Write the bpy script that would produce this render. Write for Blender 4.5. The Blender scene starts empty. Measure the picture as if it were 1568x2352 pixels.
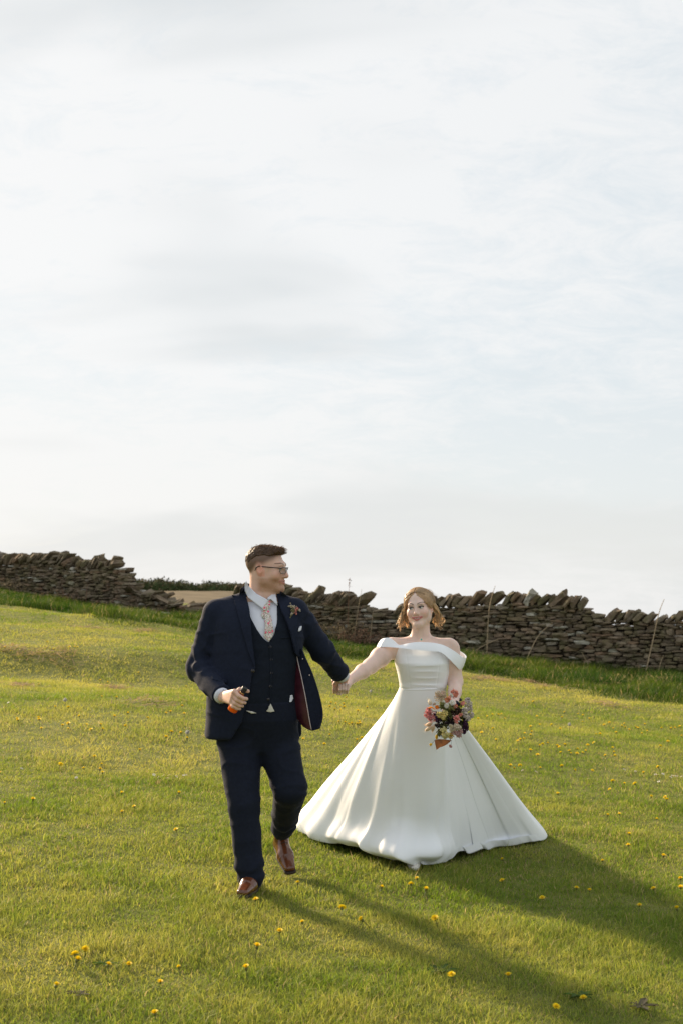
import bpy, bmesh, math, random
import numpy as np
from mathutils import Vector, Matrix, Euler

# ------------------------------------------------------------------ camera, sky, sun, exposure
scene = bpy.context.scene
COL = scene.collection
R = math.radians
CAM_Z, F, CX, CY, V0 = 1.459, 3267.0, 784.0, 1176.0, 1395.0   # eye height (m), focal length and centre in photo units
PITCH = math.atan((V0 - CY) / F)
cam_data = bpy.data.cameras.new('camera')
cam_data.sensor_fit = 'VERTICAL'; cam_data.sensor_height = 36.0
cam_data.lens = 36.0 * F / 2352.0
cam_data.clip_start = 0.1; cam_data.clip_end = 6000
cam_data.dof.use_dof = True; cam_data.dof.focus_distance = 7.7; cam_data.dof.aperture_fstop = 5.6
cam = bpy.data.objects.new('camera', cam_data); COL.objects.link(cam)
cam.location = (0, 0, CAM_Z); cam.rotation_euler = (R(90) + PITCH, 0, 0)
scene.camera = cam

SUN_EL, SUN_AZ = R(22), R(-40)      # azimuth measured from +Y towards +X: the sun stands behind the couple on the left
SUN_DIR = Vector((math.sin(SUN_AZ) * math.cos(SUN_EL), math.cos(SUN_AZ) * math.cos(SUN_EL), math.sin(SUN_EL)))
sun_data = bpy.data.lights.new('sun', 'SUN'); sun_data.energy = 5.0; sun_data.angle = R(7.0)
sun_data.color = (1.0, 0.80, 0.56)
sun = bpy.data.objects.new('sun', sun_data); COL.objects.link(sun)
sun.rotation_euler = SUN_DIR.to_track_quat('Z', 'Y').to_euler()

world = bpy.data.worlds.new('World'); scene.world = world; world.use_nodes = True
def build_world():
    nt = world.node_tree; nt.nodes.clear(); N = nt.nodes; L = nt.links
    def new(t, **kw):
        n = N.new(t)
        for k, v in kw.items(): setattr(n, k, v)
        return n
    def math_(op, a, b=None, c=None, clamp=False):
        n = new('ShaderNodeMath', operation=op, use_clamp=clamp)
        for i, v in enumerate((a, b, c)):
            if v is None: continue
            if isinstance(v, (int, float)): n.inputs[i].default_value = v
            else: L.new(v, n.inputs[i])
        return n.outputs[0]
    def ramp(fac, stops, interp='EASE'):
        n = new('ShaderNodeValToRGB'); cr = n.color_ramp; cr.interpolation = interp
        while len(cr.elements) < len(stops): cr.elements.new(0.5)
        for e, (p, c) in zip(cr.elements, stops): e.position = p; e.color = (c, c, c, 1) if isinstance(c, (int, float)) else (*c, 1)
        L.new(fac, n.inputs[0]); return n.outputs[0]
    def noise(vec, scale, detail, rough=0.55, dist=0.0):
        n = new('ShaderNodeTexNoise'); n.inputs['Scale'].default_value = scale; n.inputs['Detail'].default_value = detail
        n.inputs['Roughness'].default_value = rough; n.inputs['Distortion'].default_value = dist
        L.new(vec, n.inputs['Vector']); return n.outputs['Fac']
    def mix(f, a, b):
        n = new('ShaderNodeMix', data_type='RGBA')
        L.new(f, n.inputs[0])
        for i, v in ((6, a), (7, b)):
            if isinstance(v, tuple): n.inputs[i].default_value = (*v, 1)
            else: L.new(v, n.inputs[i])
        return n.outputs[2]
    tc = new('ShaderNodeTexCoord').outputs['Generated']
    sep = new('ShaderNodeSeparateXYZ'); L.new(tc, sep.inputs[0])
    zz = math_('ADD', math_('MAXIMUM', sep.outputs[2], 0.0), 0.30)
    u = math_('DIVIDE', sep.outputs[0], zz); v = math_('DIVIDE', sep.outputs[1], zz)
    pl = new('ShaderNodeCombineXYZ'); L.new(u, pl.inputs[0]); L.new(v, pl.inputs[1])
    def mapped(scale, rot=0.0, loc=(0, 0, 0)):
        m = new('ShaderNodeMapping'); m.inputs['Scale'].default_value = scale; m.inputs['Rotation'].default_value = (0, 0, rot)
        m.inputs['Location'].default_value = loc; L.new(pl.outputs[0], m.inputs[0]); return m.outputs[0]
    sky = new('ShaderNodeTexSky', sky_type='NISHITA'); sky.sun_disc = False
    sky.sun_elevation = SUN_EL; sky.sun_rotation = SUN_AZ; sky.air_density = 1.0; sky.dust_density = 1.5
    big = noise(mapped((1.0, 0.9, 1), R(-18), (9.7, 3.0, 0)), 1.15, 4, 0.5, 0.5)
    band = noise(mapped((0.9, 1.5, 1), R(12), (5.7, 11.9, 0)), 1.15, 4, 0.5, 0.4)
    fine = noise(mapped((1.0, 1.5, 1), R(25), (0.3, 2.2, 0)), 8.0, 9, 0.74, 0.5)
    # light from the sun spreads through the veil of cloud around it
    vd = new('ShaderNodeVectorMath', operation='DOT_PRODUCT'); L.new(tc, vd.inputs[0]); vd.inputs[1].default_value = SUN_DIR
    glow = ramp(vd.outputs['Value'], [(0.35, 0.0), (0.95, 1.0)], 'LINEAR')
    cover = math_('ADD', math_('MULTIPLY', big, 0.50), math_('MULTIPLY', fine, 0.50))
    cover = math_('ADD', cover, math_('MULTIPLY', glow, 0.10))
    cov = ramp(cover, [(0.42, 0.0), (0.60, 1.0)], 'LINEAR')
    thick = ramp(band, [(0.47, 0.0), (0.66, 1.0)])
    anti = math_('SUBTRACT', 1.0, glow)            # the sky is bluer away from the sun
    cov = math_('SUBTRACT', cov, math_('MULTIPLY', anti, 0.42), clamp=True)
    veil = mix(cov, (4.05, 4.34, 4.50), (4.92, 4.94, 4.94))
    veil = mix(math_('MULTIPLY', thick, 0.85), veil, (3.74, 3.92, 4.00))
    hor = ramp(sep.outputs[2], [(0.0, 1.0), (0.20, 0.0)])
    veil = mix(math_('MULTIPLY', hor, 0.45), veil, (4.72, 4.64, 4.52))
    br = math_('ADD', 1.0, math_('MULTIPLY', glow, 0.03))
    sc = new('ShaderNodeVectorMath', operation='SCALE'); L.new(veil, sc.inputs[0]); L.new(br, sc.inputs['Scale'])
    fac = math_('ADD', 0.93, math_('MULTIPLY', cov, 0.05))
    final = mix(fac, sky.outputs[0], sc.outputs[0])
    bg = new('ShaderNodeBackground'); bg.inputs['Strength'].default_value = 0.10; L.new(final, bg.inputs['Color'])
    out = new('ShaderNodeOutputWorld'); L.new(bg.outputs[0], out.inputs[0])
build_world()
vs = scene.view_settings
vs.view_transform = 'Standard'; vs.look = 'None'; vs.exposure = 0.88; vs.gamma = 1.0; vs.use_curve_mapping = False
scene.cycles.use_denoising = True
scene.cycles.max_bounces = 8; scene.cycles.diffuse_bounces = 4; scene.cycles.transparent_max_bounces = 8
scene.cycles.sample_clamp_indirect = 8.0

# ------------------------------------------------------------------ helpers
rng = np.random.default_rng(7)
random.seed(7)

def at(u, v, Y):
    """the point at depth Y (m along world +Y) on the line of sight through photo point (u, v)"""
    a = (u - CX) / F; b = (CY - v) / F
    dy = math.cos(PITCH) - b * math.sin(PITCH); dz = math.sin(PITCH) + b * math.cos(PITCH)
    t = Y / dy
    return Vector((a * t, Y, CAM_Z + dz * t))

def smooth(a, b, x):
    t = np.clip((x - a) / (b - a), 0, 1); return t * t * (3 - 2 * t)

def _hash(ix, iy, iz=0, seed=0):
    h = (ix.astype(np.int64) * 374761393 + iy.astype(np.int64) * 668265263 + np.asarray(iz).astype(np.int64) * 2147483647 + seed * 974634777) & 0xFFFFFFFF
    h = ((h ^ (h >> 13)) * 1274126177) & 0xFFFFFFFF
    h = ((h ^ (h >> 16)) * 2246822519) & 0xFFFFFFFF
    return ((h ^ (h >> 15)) & 0xFFFFFF) / float(0xFFFFFF)

def noise2(x, y, seed=0):
    x = np.asarray(x, float); y = np.asarray(y, float)
    ix = np.floor(x); iy = np.floor(y); fx = x - ix; fy = y - iy
    fx = fx * fx * (3 - 2 * fx); fy = fy * fy * (3 - 2 * fy)
    h = lambda a, b: _hash(ix + a, iy + b, 0, seed)
    return ((h(0,0) * (1-fx) + h(1,0) * fx) * (1-fy) + (h(0,1) * (1-fx) + h(1,1) * fx) * fy) * 2 - 1

def noise3(p, seed=0):
    i = np.floor(p); f = p - i; f = f * f * (3 - 2 * f)
    x, y, z = i[..., 0], i[..., 1], i[..., 2]; fx, fy, fz = f[..., 0], f[..., 1], f[..., 2]
    h = lambda a, b, c: _hash(x + a, y + b, z + c, seed)
    lo = (h(0,0,0) * (1-fx) + h(1,0,0) * fx) * (1-fy) + (h(0,1,0) * (1-fx) + h(1,1,0) * fx) * fy
    hi = (h(0,0,1) * (1-fx) + h(1,0,1) * fx) * (1-fy) + (h(0,1,1) * (1-fx) + h(1,1,1) * fx) * fy
    return (lo * (1-fz) + hi * fz) * 2 - 1

def mesh_np(name, verts, faces=None, quads=None, col=None, smooth_shade=False, tris=None, mat_idx=None):
    """a mesh from numpy arrays: quads (n,4) and/or tris (n,3); col (nverts,3) becomes the colour attribute 'Col'"""
    me = bpy.data.meshes.new(name)
    verts = np.asarray(verts, np.float32)
    parts = []; sizes = []
    if quads is not None and len(quads): parts.append(np.asarray(quads, np.int32).ravel()); sizes.append(np.full(len(quads), 4, np.int32))
    if tris is not None and len(tris): parts.append(np.asarray(tris, np.int32).ravel()); sizes.append(np.full(len(tris), 3, np.int32))
    loops = np.concatenate(parts); sz = np.concatenate(sizes)
    me.vertices.add(len(verts)); me.vertices.foreach_set('co', verts.ravel())
    me.loops.add(len(loops)); me.loops.foreach_set('vertex_index', loops)
    me.polygons.add(len(sz))
    st = np.zeros(len(sz), np.int32); st[1:] = np.cumsum(sz)[:-1]
    me.polygons.foreach_set('loop_start', st)
    try: me.polygons.foreach_set('loop_total', sz)
    except Exception: pass
    if smooth_shade: me.polygons.foreach_set('use_smooth', np.ones(len(sz), bool))
    me.update(calc_edges=True)
    if col is not None:
        a = me.color_attributes.new('Col', 'FLOAT_COLOR', 'POINT')
        c = np.ones((len(verts), 4), np.float32); c[:, :3] = col
        a.data.foreach_set('color', c.ravel())
    return me

def obj(name, me, mat=None, parent=None, loc=None, rot=None):
    o = bpy.data.objects.new(name, me); COL.objects.link(o)
    if mat is not None and me is not None and not me.materials: me.materials.append(mat)
    if parent is not None: o.parent = parent
    if loc is not None: o.location = loc
    if rot is not None: o.rotation_euler = rot
    return o

def tag(o, label=None, cat=None, group=None, kind=None):
    if label: o['label'] = label
    if cat: o['category'] = cat
    if group: o['group'] = group
    if kind: o['kind'] = kind
    return o

def empty(name, loc=(0, 0, 0)):
    o = bpy.data.objects.new(name, None); COL.objects.link(o); o.location = loc; o.empty_display_size = 0.1
    return o

def grid_quads(nu, nv, wrap_u=False):
    """quads of an (nv rows) x (nu columns) vertex grid, row-major"""
    cu = nu if wrap_u else nu - 1
    j, i = np.meshgrid(np.arange(nv - 1), np.arange(cu), indexing='ij')
    i2 = (i + 1) % nu
    return np.stack([j * nu + i, j * nu + i2, (j + 1) * nu + i2, (j + 1) * nu + i], -1).reshape(-1, 4)

def tube(pts, radii, n=8, cap=True, flat=1.0):
    """verts, quads, tris of a tube along pts"""
    pts = np.asarray(pts, float); m = len(pts); radii = np.broadcast_to(np.asarray(radii, float), (m,))
    tan = np.gradient(pts, axis=0); tan /= np.linalg.norm(tan, axis=1)[:, None] + 1e-12
    ref = np.array([0, 0, 1.0]) if abs(tan[0][2]) < 0.9 else np.array([0, 1.0, 0])
    vs = []
    for i in range(m):
        a = np.cross(tan[i], ref); a /= np.linalg.norm(a) + 1e-12; b = np.cross(tan[i], a); ref = np.cross(a, tan[i])
        th = np.linspace(0, 2 * np.pi, n, endpoint=False)
        vs.append(pts[i] + radii[i] * (np.cos(th)[:, None] * a + flat * np.sin(th)[:, None] * b))
    v = np.concatenate(vs); q = grid_quads(n, m, True); t = []
    if cap:
        v = np.concatenate([v, pts[:1], pts[-1:]])
        k = np.arange(n); t = np.concatenate([np.stack([np.full(n, m*n), (k+1) % n, k], -1), np.stack([np.full(n, m*n+1), (m-1)*n + k, (m-1)*n + (k+1) % n], -1)])
    return v, q, t

class Bag:
    """collects vertex / quad / tri arrays of one mesh"""
    def __init__(s): s.v = []; s.q = []; s.t = []; s.c = []; s.n = 0
    def add(s, v, q=None, t=None, c=None):
        v = np.asarray(v, float)
        if q is not None and len(q): s.q.append(np.asarray(q) + s.n)
        if t is not None and len(t): s.t.append(np.asarray(t) + s.n)
        s.v.append(v); s.c.append(np.broadcast_to(np.asarray((1, 1, 1) if c is None else c, float), (len(v), 3))); s.n += len(v)
        return s
    def mesh(s, name, smooth_shade=True):
        return mesh_np(name, np.concatenate(s.v), quads=np.concatenate(s.q) if s.q else None, tris=np.concatenate(s.t) if s.t else None,
                       col=np.concatenate(s.c), smooth_shade=smooth_shade)

# ---- materials
def mat_new(name):
    m = bpy.data.materials.new(name); m.use_nodes = True
    return m, m.node_tree, m.node_tree.nodes['Principled BSDF']

def mat_plain(name, col, rough=0.6, spec=0.5, metal=0.0, bump=0.0, bscale=200.0, var=0.0, vscale=20.0, vcol=False, sheen=0.0, trans=0.0, sss=0.0, coat=0.0):
    """procedural principled material: base colour (or the 'Col' attribute), noise variation and fine relief"""
    m, nt, p = mat_new(name); N = nt.nodes; L = nt.links
    p.inputs['Roughness'].default_value = rough; p.inputs['Metallic'].default_value = metal
    p.inputs['Specular IOR Level'].default_value = spec
    p.inputs['Sheen Weight'].default_value = sheen; p.inputs['Sheen Roughness'].default_value = 0.4
    p.inputs['Coat Weight'].default_value = coat
    tc = N.new('ShaderNodeTexCoord')
    src = None
    if vcol:
        a = N.new('ShaderNodeAttribute'); a.attribute_name = 'Col'; src = a.outputs['Color']
    if var > 0 or src is None:
        n = N.new('ShaderNodeTexNoise'); n.inputs['Scale'].default_value = vscale; n.inputs['Detail'].default_value = 5
        L.new(tc.outputs['Object'], n.inputs['Vector'])
        mr = N.new('ShaderNodeMapRange'); mr.inputs[1].default_value = 0.3; mr.inputs[2].default_value = 0.7
        mr.inputs[3].default_value = 1 - var; mr.inputs[4].default_value = 1 + var
        L.new(n.outputs['Fac'], mr.inputs[0])
        s = N.new('ShaderNodeVectorMath'); s.operation = 'SCALE'; L.new(mr.outputs[0], s.inputs['Scale'])
        if src is None: s.inputs[0].default_value = col
        else: L.new(src, s.inputs[0])
        src = s.outputs[0]
    L.new(src, p.inputs['Base Color'])
    if sss > 0:
        p.inputs['Subsurface Weight'].default_value = sss; p.inputs['Subsurface Radius'].default_value = (0.012, 0.004, 0.002); p.inputs['Subsurface Scale'].default_value = 1.0
    if bump > 0:
        n2 = N.new('ShaderNodeTexNoise'); n2.inputs['Scale'].default_value = bscale; n2.inputs['Detail'].default_value = 6
        L.new(tc.outputs['Object'], n2.inputs['Vector'])
        b = N.new('ShaderNodeBump'); b.inputs['Strength'].default_value = bump; b.inputs['Distance'].default_value = 0.01
        L.new(n2.outputs['Fac'], b.inputs['Height']); L.new(b.outputs[0], p.inputs['Normal'])
    if trans > 0:
        out = N['Material Output']; t = N.new('ShaderNodeBsdfTranslucent'); L.new(src, t.inputs['Color'])
        mx = N.new('ShaderNodeMixShader'); mx.inputs[0].default_value = trans
        L.new(p.outputs[0], mx.inputs[1]); L.new(t.outputs[0], mx.inputs[2]); L.new(mx.outputs[0], out.inputs['Surface'])
    return m
# ------------------------------------------------------------------ the land
def ground_z(x, y):
    x = np.asarray(x, float); y = np.asarray(y, float)
    xe = 30 * np.tanh(x / 30)
    z = 0.035 * (np.minimum(y, 60) - 7.2) - 0.075 * xe - 0.03 + np.where(x < -5, np.minimum((-x - 5) ** 2, 80) * 0.015, 0)
    amp = smooth(5, 16, y)
    z = z + 0.030 * noise2(x * 0.55 + 3.3, y * 0.45, 1) + 0.10 * amp * noise2(x * 0.22 + 9.1, y * 0.21, 2) + smooth(12, 18, y) * (0.03 * noise2(x * 0.22 + 9.1, y * 0.21, 2) + 0.06 * noise2(x * 0.45 + 1.7, y * 0.62, 4)) + 0.012 * noise2(x * 1.7, y * 1.5, 3)
    # the old terrace that breaks the slope on the left
    z = z + 0.24 * smooth(-1.0, 1.0, (y - 20.5 - 0.30 * x)) * smooth(0.5, -3.5, x) * smooth(34, 26, y) - 0.06 * smooth(-1.0, -4, x) * smooth(16, 19, y) * smooth(24, 20, y)
    left = smooth(2, -8, x)
    far = (-1.2 + 2.3 * left) + np.clip((y - 60) / 50, 0, 1) * (2.35 * left - 0.8) - np.clip((y - 122) / 300, 0, 1) ** 0.8 * 16 - np.clip((y - 400) / 4000, 0, 1) * 170
    w = smooth(38, 62, y)
    return z * (1 - w) + far * w

def gz(x, y): return float(ground_z(np.array([x]), np.array([y]))[0])

_YS = np.arange(3.0, 45.0, 0.05)
def on_ground(u, v):
    """where the line of sight through photo point (u, v) meets the field"""
    a = (u - CX) / F; b = (CY - v) / F
    dy = math.cos(PITCH) - b * math.sin(PITCH); dz = math.sin(PITCH) + b * math.cos(PITCH)
    def gap(Y): return CAM_Z + dz * Y / dy - ground_z(a * Y / dy, Y)
    g = gap(_YS); k = np.nonzero(g < 0)[0]; i = int(k[0]) if len(k) else len(_YS) - 1
    Y = np.linspace(_YS[max(i - 1, 0)], _YS[i], 40); g = gap(Y); k = np.nonzero(g < 0)[0]; y = float(Y[k[0]] if len(k) else Y[-1]); x = a * y / dy
    return Vector((x, y, gz(x, y)))

def mat_ground():
    m, nt, p = mat_new('turf_soil'); N = nt.nodes; L = nt.links
    geo = N.new('ShaderNodeNewGeometry')
    def noise(s, d):
        n = N.new('ShaderNodeTexNoise'); n.inputs['Scale'].default_value = s; n.inputs['Detail'].default_value = d; n.inputs['Roughness'].default_value = 0.65
        L.new(geo.outputs['Position'], n.inputs['Vector']); return n.outputs['Fac']
    r = N.new('ShaderNodeValToRGB'); L.new(noise(6.0, 8), r.inputs[0])
    e = r.color_ramp.elements; e[0].position = 0.33; e[0].color = (0.085, 0.105, 0.022, 1); e[1].position = 0.68; e[1].color = (0.23, 0.225, 0.06, 1)
    L.new(r.outputs[0], p.inputs['Base Color']); p.inputs['Roughness'].default_value = 0.9; p.inputs['Specular IOR Level'].default_value = 0.1
    b = N.new('ShaderNodeBump'); b.inputs['Strength'].default_value = 0.6; b.inputs['Distance'].default_value = 0.05; L.new(noise(40, 5), b.inputs['Height']); L.new(b.outputs[0], p.inputs['Normal'])
    return m

def axis(*segs):
    out = []
    for a, b, s in segs: out += list(np.arange(a, b, s))
    return np.array(out + [segs[-1][1]])
gx = axis((-2500, -400, 350), (-400, -60, 40), (-60, -16, 4), (-16, 12, 0.28), (12, 60, 4), (60, 400, 40), (400, 2500, 350))
gy = axis((-60, 0, 6), (0, 3, 0.5), (3, 42, 0.28), (42, 130, 3), (130, 600, 30), (600, 4500, 300))
X, Yg = np.meshgrid(gx, gy)
Z = ground_z(X, Yg)
me = mesh_np('ground', np.stack([X, Yg, Z], -1).reshape(-1, 3), quads=grid_quads(len(gx), len(gy)), smooth_shade=True)
ground = tag(obj('ground', me, mat_ground()), kind='structure')

# brown ploughed field far beyond the gap in the wall
fx = np.linspace(-46, 2, 60); fy = np.linspace(58, 119, 50)
X, Yg = np.meshgrid(fx, fy)
Z = ground_z(X, Yg) + 0.06 + 0.05 * noise2(X * 1.1, Yg * 0.8, 5)
me = mesh_np('far_field', np.stack([X, Yg, Z], -1).reshape(-1, 3), quads=grid_quads(60, 50), smooth_shade=True)
tag(obj('far_field', me, mat_plain('ploughed_earth', (0.145, 0.115, 0.074), 0.95, 0.05, bump=0.6, bscale=3, var=0.25, vscale=0.6)), kind='structure')

# ------------------------------------------------------------------ grass
def mat_grass(name, trans=0.42):
    m, nt, p = mat_new(name); N = nt.nodes; L = nt.links
    a = N.new('ShaderNodeAttribute'); a.attribute_name = 'Col'
    L.new(a.outputs['Color'], p.inputs['Base Color']); p.inputs['Roughness'].default_value = 0.6; p.inputs['Specular IOR Level'].default_value = 0.12
    hs = N.new('ShaderNodeHueSaturation'); hs.inputs['Saturation'].default_value = 1.12; hs.inputs['Value'].default_value = 1.25; L.new(a.outputs['Color'], hs.inputs['Color'])
    t = N.new('ShaderNodeBsdfTranslucent'); L.new(hs.outputs[0], t.inputs['Color'])
    mx = N.new('ShaderNodeMixShader'); mx.inputs[0].default_value = trans
    L.new(p.outputs[0], mx.inputs[1]); L.new(t.outputs[0], mx.inputs[2]); L.new(mx.outputs[0], N['Material Output'].inputs['Surface'])
    return m
M_GRASS = mat_grass('grass_blades')

def blades(x, y, z, height, width, lean, col, segs=2, wind=(0.35, -0.1)):
    """a mesh part of curved tapering blades: verts, quads, tris, colours"""
    n = len(x); th = rng.uniform(0, 2 * np.pi, n); fa = rng.uniform(0, 2 * np.pi, n)
    dx = np.cos(th) * lean + wind[0] * lean * 0.5; dy = np.sin(th) * lean + wind[1] * lean * 0.5
    wx = np.cos(fa) * width * 0.5; wy = np.sin(fa) * width * 0.5
    rows = []
    for s in range(segs):
        t = s / segs; wd = 1.0 - 0.35 * t
        cx = x + dx * height * t * t; cy = y + dy * height * t * t; cz = z + height * t * (1 - 0.18 * t * lean)
        rows.append(np.stack([cx - wx * wd, cy - wy * wd, cz], -1)); rows.append(np.stack([cx + wx * wd, cy + wy * wd, cz], -1))
    rows.append(np.stack([x + dx * height, y + dy * height, z + height * np.maximum(0.25, 1 - 0.3 * lean)], -1))
    k = len(rows); v = np.stack(rows, 1).reshape(-1, 3)
    b = (np.arange(n) * k)[:, None]
    q = np.concatenate([b + np.array([2*s, 2*s+1, 2*s+3, 2*s+2]) for s in range(segs - 1)]) if segs > 1 else np.zeros((0, 4), int)
    t = b + np.array([2*segs-2, 2*segs-1, 2*segs])
    return v, q, t, np.repeat(col, k, axis=0)

def turf_colour(x, y, n):
    """green to yellow-green, with drier and lusher patches that belong to the turf itself"""
    patch = 0.52 + 0.50 * noise2(x * 0.50 + 7, y * 0.33, 11) + 0.30 * noise2(x * 1.9, y * 1.2, 12) + 0.22 * noise2(x * 5.1, y * 3.6, 13)
    patch = np.clip(patch + rng.normal(0, 0.22, n), 0, 1)[:, None]
    lush = np.array([0.155, 0.228, 0.036]); dry = np.array([0.445, 0.410, 0.112])
    c = lush * (1 - patch) + dry * patch
    straw = rng.random(n) < 0.04 + 0.08 * (noise2(x * 0.8 + 2, y * 0.7, 14) > 0.35)
    c[straw] = np.array([0.48, 0.38, 0.19]) * rng.uniform(0.6, 1.1, (straw.sum(), 1))
    return c * rng.uniform(0.75, 1.22, (n, 1))

def lawn_limit(x):
    """depth at which the mown lawn ends and the long grass under the wall begins"""
    return np.interp(x, LAWN_X, LAWN_Y)
_lp = [on_ground(u, v) for u, v in ((-60, 1384), (0, 1391), (110, 1403), (230, 1422), (330, 1434), (450, 1452), (700, 1500), (860, 1515), (1060, 1545), (1180, 1562), (1300, 1582), (1420, 1604), (1568, 1622), (1640, 1630))]
LAWN_X = np.array([-14.0] + [p.x for p in _lp] + [14.0]); LAWN_Y = np.array([_lp[0].y] + [p.y for p in _lp] + [_lp[-1].y])

def band(y0, y1, per_m2, margin):
    half = lambda y: y * 784 / F + margin
    area = (half(y0) + half(y1)) * (y1 - y0); n = int(area * per_m2)
    y = rng.uniform(y0, y1, n * 2); x = rng.uniform(-1, 1, n * 2) * half(y1)
    k = np.abs(x) < half(y); x = x[k][:n]; y = y[k][:n]
    k = y < lawn_limit(x) + rng.normal(0, 0.25, len(x)); return x[k], y[k]

def make_lawn():
    bag = Bag()
    for y0, y1, dens, margin, wid, segs in ((4.6, 7.0, 13000, 1.2, 0.0036, 2), (7.0, 11.0, 7500, 1.3, 0.0046, 2), (11.0, 18.0, 3200, 1.5, 0.0075, 1), (18.0, 36.0, 1400, 1.8, 0.0125, 1)):
        x, y = band(y0, y1, dens, margin); n = len(x)
        tuft = 0.5 + 0.5 * noise2(x * 3.1, y * 2.6, 21); tuft2 = 0.5 + 0.5 * noise2(x * 9.0, y * 8.0, 22)
        h = (0.014 + 0.034 * tuft ** 2 + 0.022 * tuft2 ** 2) * rng.uniform(0.55, 1.35, n)
        h *= 1 + 0.8 * (rng.random(n) < 0.02)
        lean = rng.uniform(0.15, 1.15, n)
        v, q, t, c = blades(x, y, ground_z(x, y) - 0.004, h, wid * rng.uniform(0.6, 1.25, n), lean, turf_colour(x, y, n), segs)
        bag.add(v, q, t); bag.c[-1] = c
    return tag(obj('lawn_grass', bag.mesh('lawn_grass', False), M_GRASS), 'short mown grass with yellow and lush patches covering the sloping field', 'grass', kind='stuff')
make_lawn()
# ------------------------------------------------------------------ dry stone wall
def mat_stone():
    m, nt, p = mat_new('wall_stone'); N = nt.nodes; L = nt.links
    oi = N.new('ShaderNodeObjectInfo'); geo = N.new('ShaderNodeNewGeometry')
    a = N.new('ShaderNodeAttribute'); a.attribute_name = 'Col'
    def noise(s, d, r=0.6):
        n = N.new('ShaderNodeTexNoise'); n.inputs['Scale'].default_value = s; n.inputs['Detail'].default_value = d; n.inputs['Roughness'].default_value = r
        L.new(geo.outputs['Position'], n.inputs['Vector']); return n.outputs['Fac']
    add = N.new('ShaderNodeMath'); add.operation = 'ADD'; L.new(oi.outputs['Random'], add.inputs[0]); L.new(a.outputs['Fac'], add.inputs[1])
    fr = N.new('ShaderNodeMath'); fr.operation = 'FRACT'; L.new(add.outputs[0], fr.inputs[0])
    r = N.new('ShaderNodeValToRGB'); L.new(fr.outputs[0], r.inputs[0]); cr = r.color_ramp
    stops = [(0.0, (0.080, 0.062, 0.043)), (0.25, (0.148, 0.108, 0.074)), (0.5, (0.116, 0.094, 0.067)), (0.72, (0.188, 0.146, 0.104)), (0.90, (0.165, 0.105, 0.068)), (0.96, (0.32, 0.30, 0.255))]
    while len(cr.elements) < len(stops): cr.elements.new(0.5)
    for e, (q, c) in zip(cr.elements, stops): e.position = q; e.color = (*c, 1)
    mr = N.new('ShaderNodeMapRange'); L.new(noise(9, 8, 0.7), mr.inputs[0]); mr.inputs[1].default_value = 0.3; mr.inputs[2].default_value = 0.7; mr.inputs[3].default_value = 0.75; mr.inputs[4].default_value = 1.8
    sc = N.new('ShaderNodeVectorMath'); sc.operation = 'SCALE'; L.new(r.outputs[0], sc.inputs[0]); L.new(mr.outputs[0], sc.inputs['Scale'])
    # lichen and moss
    lr = N.new('ShaderNodeValToRGB'); L.new(noise(3.2, 9, 0.72), lr.inputs[0]); lr.color_ramp.elements[0].position = 0.47; lr.color_ramp.elements[1].position = 0.64
    mul = N.new('ShaderNodeMath'); mul.operation = 'MULTIPLY'; mul.inputs[1].default_value = 0.60; L.new(lr.outputs[0], mul.inputs[0])
    mx = N.new('ShaderNodeMix'); mx.data_type = 'RGBA'; L.new(mul.outputs[0], mx.inputs[0]); L.new(sc.outputs[0], mx.inputs[6]); mx.inputs[7].default_value = (0.165, 0.155, 0.070, 1)
    L.new(mx.outputs[2], p.inputs['Base Color']); p.inputs['Roughness'].default_value = 0.9; p.inputs['Specular IOR Level'].default_value = 0.2
    b = N.new('ShaderNodeBump'); b.inputs['Strength'].default_value = 0.7; b.inputs['Distance'].default_value = 0.02; L.new(noise(28, 8, 0.7), b.inputs['Height']); L.new(b.outputs[0], p.inputs['Normal'])
    return m
M_STONE = mat_stone()
M_CORE = mat_plain('wall_core_earth', (0.050, 0.040, 0.030), 1.0, 0.05, bump=0.5, bscale=20, var=0.3)

def stone_mesh(seed):
    """an irregular slab about 1 x 1 x 1, 3 x 3 x 3 points on its surface"""
    r = np.random.default_rng(seed)
    bm = bmesh.new(); bmesh.ops.create_cube(bm, size=1.0)
    bmesh.ops.subdivide_edges(bm, edges=bm.edges[:], cuts=1, use_grid_fill=True)
    taper = r.uniform(-0.18, 0.18, 2)
    for v in bm.verts:
        c = v.co; k = sum(abs(q) > 0.4 for q in c)
        f = {3: 0.86, 2: 0.95, 1: 1.04, 0: 1.0}[k]
        c *= f
        c.z *= 1 + taper[0] * 2 * c.x; c.y *= 1 + taper[1] * 2 * c.x
        c += Vector((r.normal(0, 0.055), r.normal(0, 0.045), r.normal(0, 0.085)))
    bmesh.ops.triangulate(bm, faces=bm.faces[:])
    me = bpy.data.meshes.new('stone'); bm.to_mesh(me); bm.free(); me.materials.append(M_STONE)
    a = me.color_attributes.new('Col', 'FLOAT_COLOR', 'POINT')
    a.data.foreach_set('color', np.tile([0, 0, 0, 1], len(me.vertices)).astype(np.float32))
    return me
STONES = [stone_mesh(100 + i) for i in range(18)]

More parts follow.
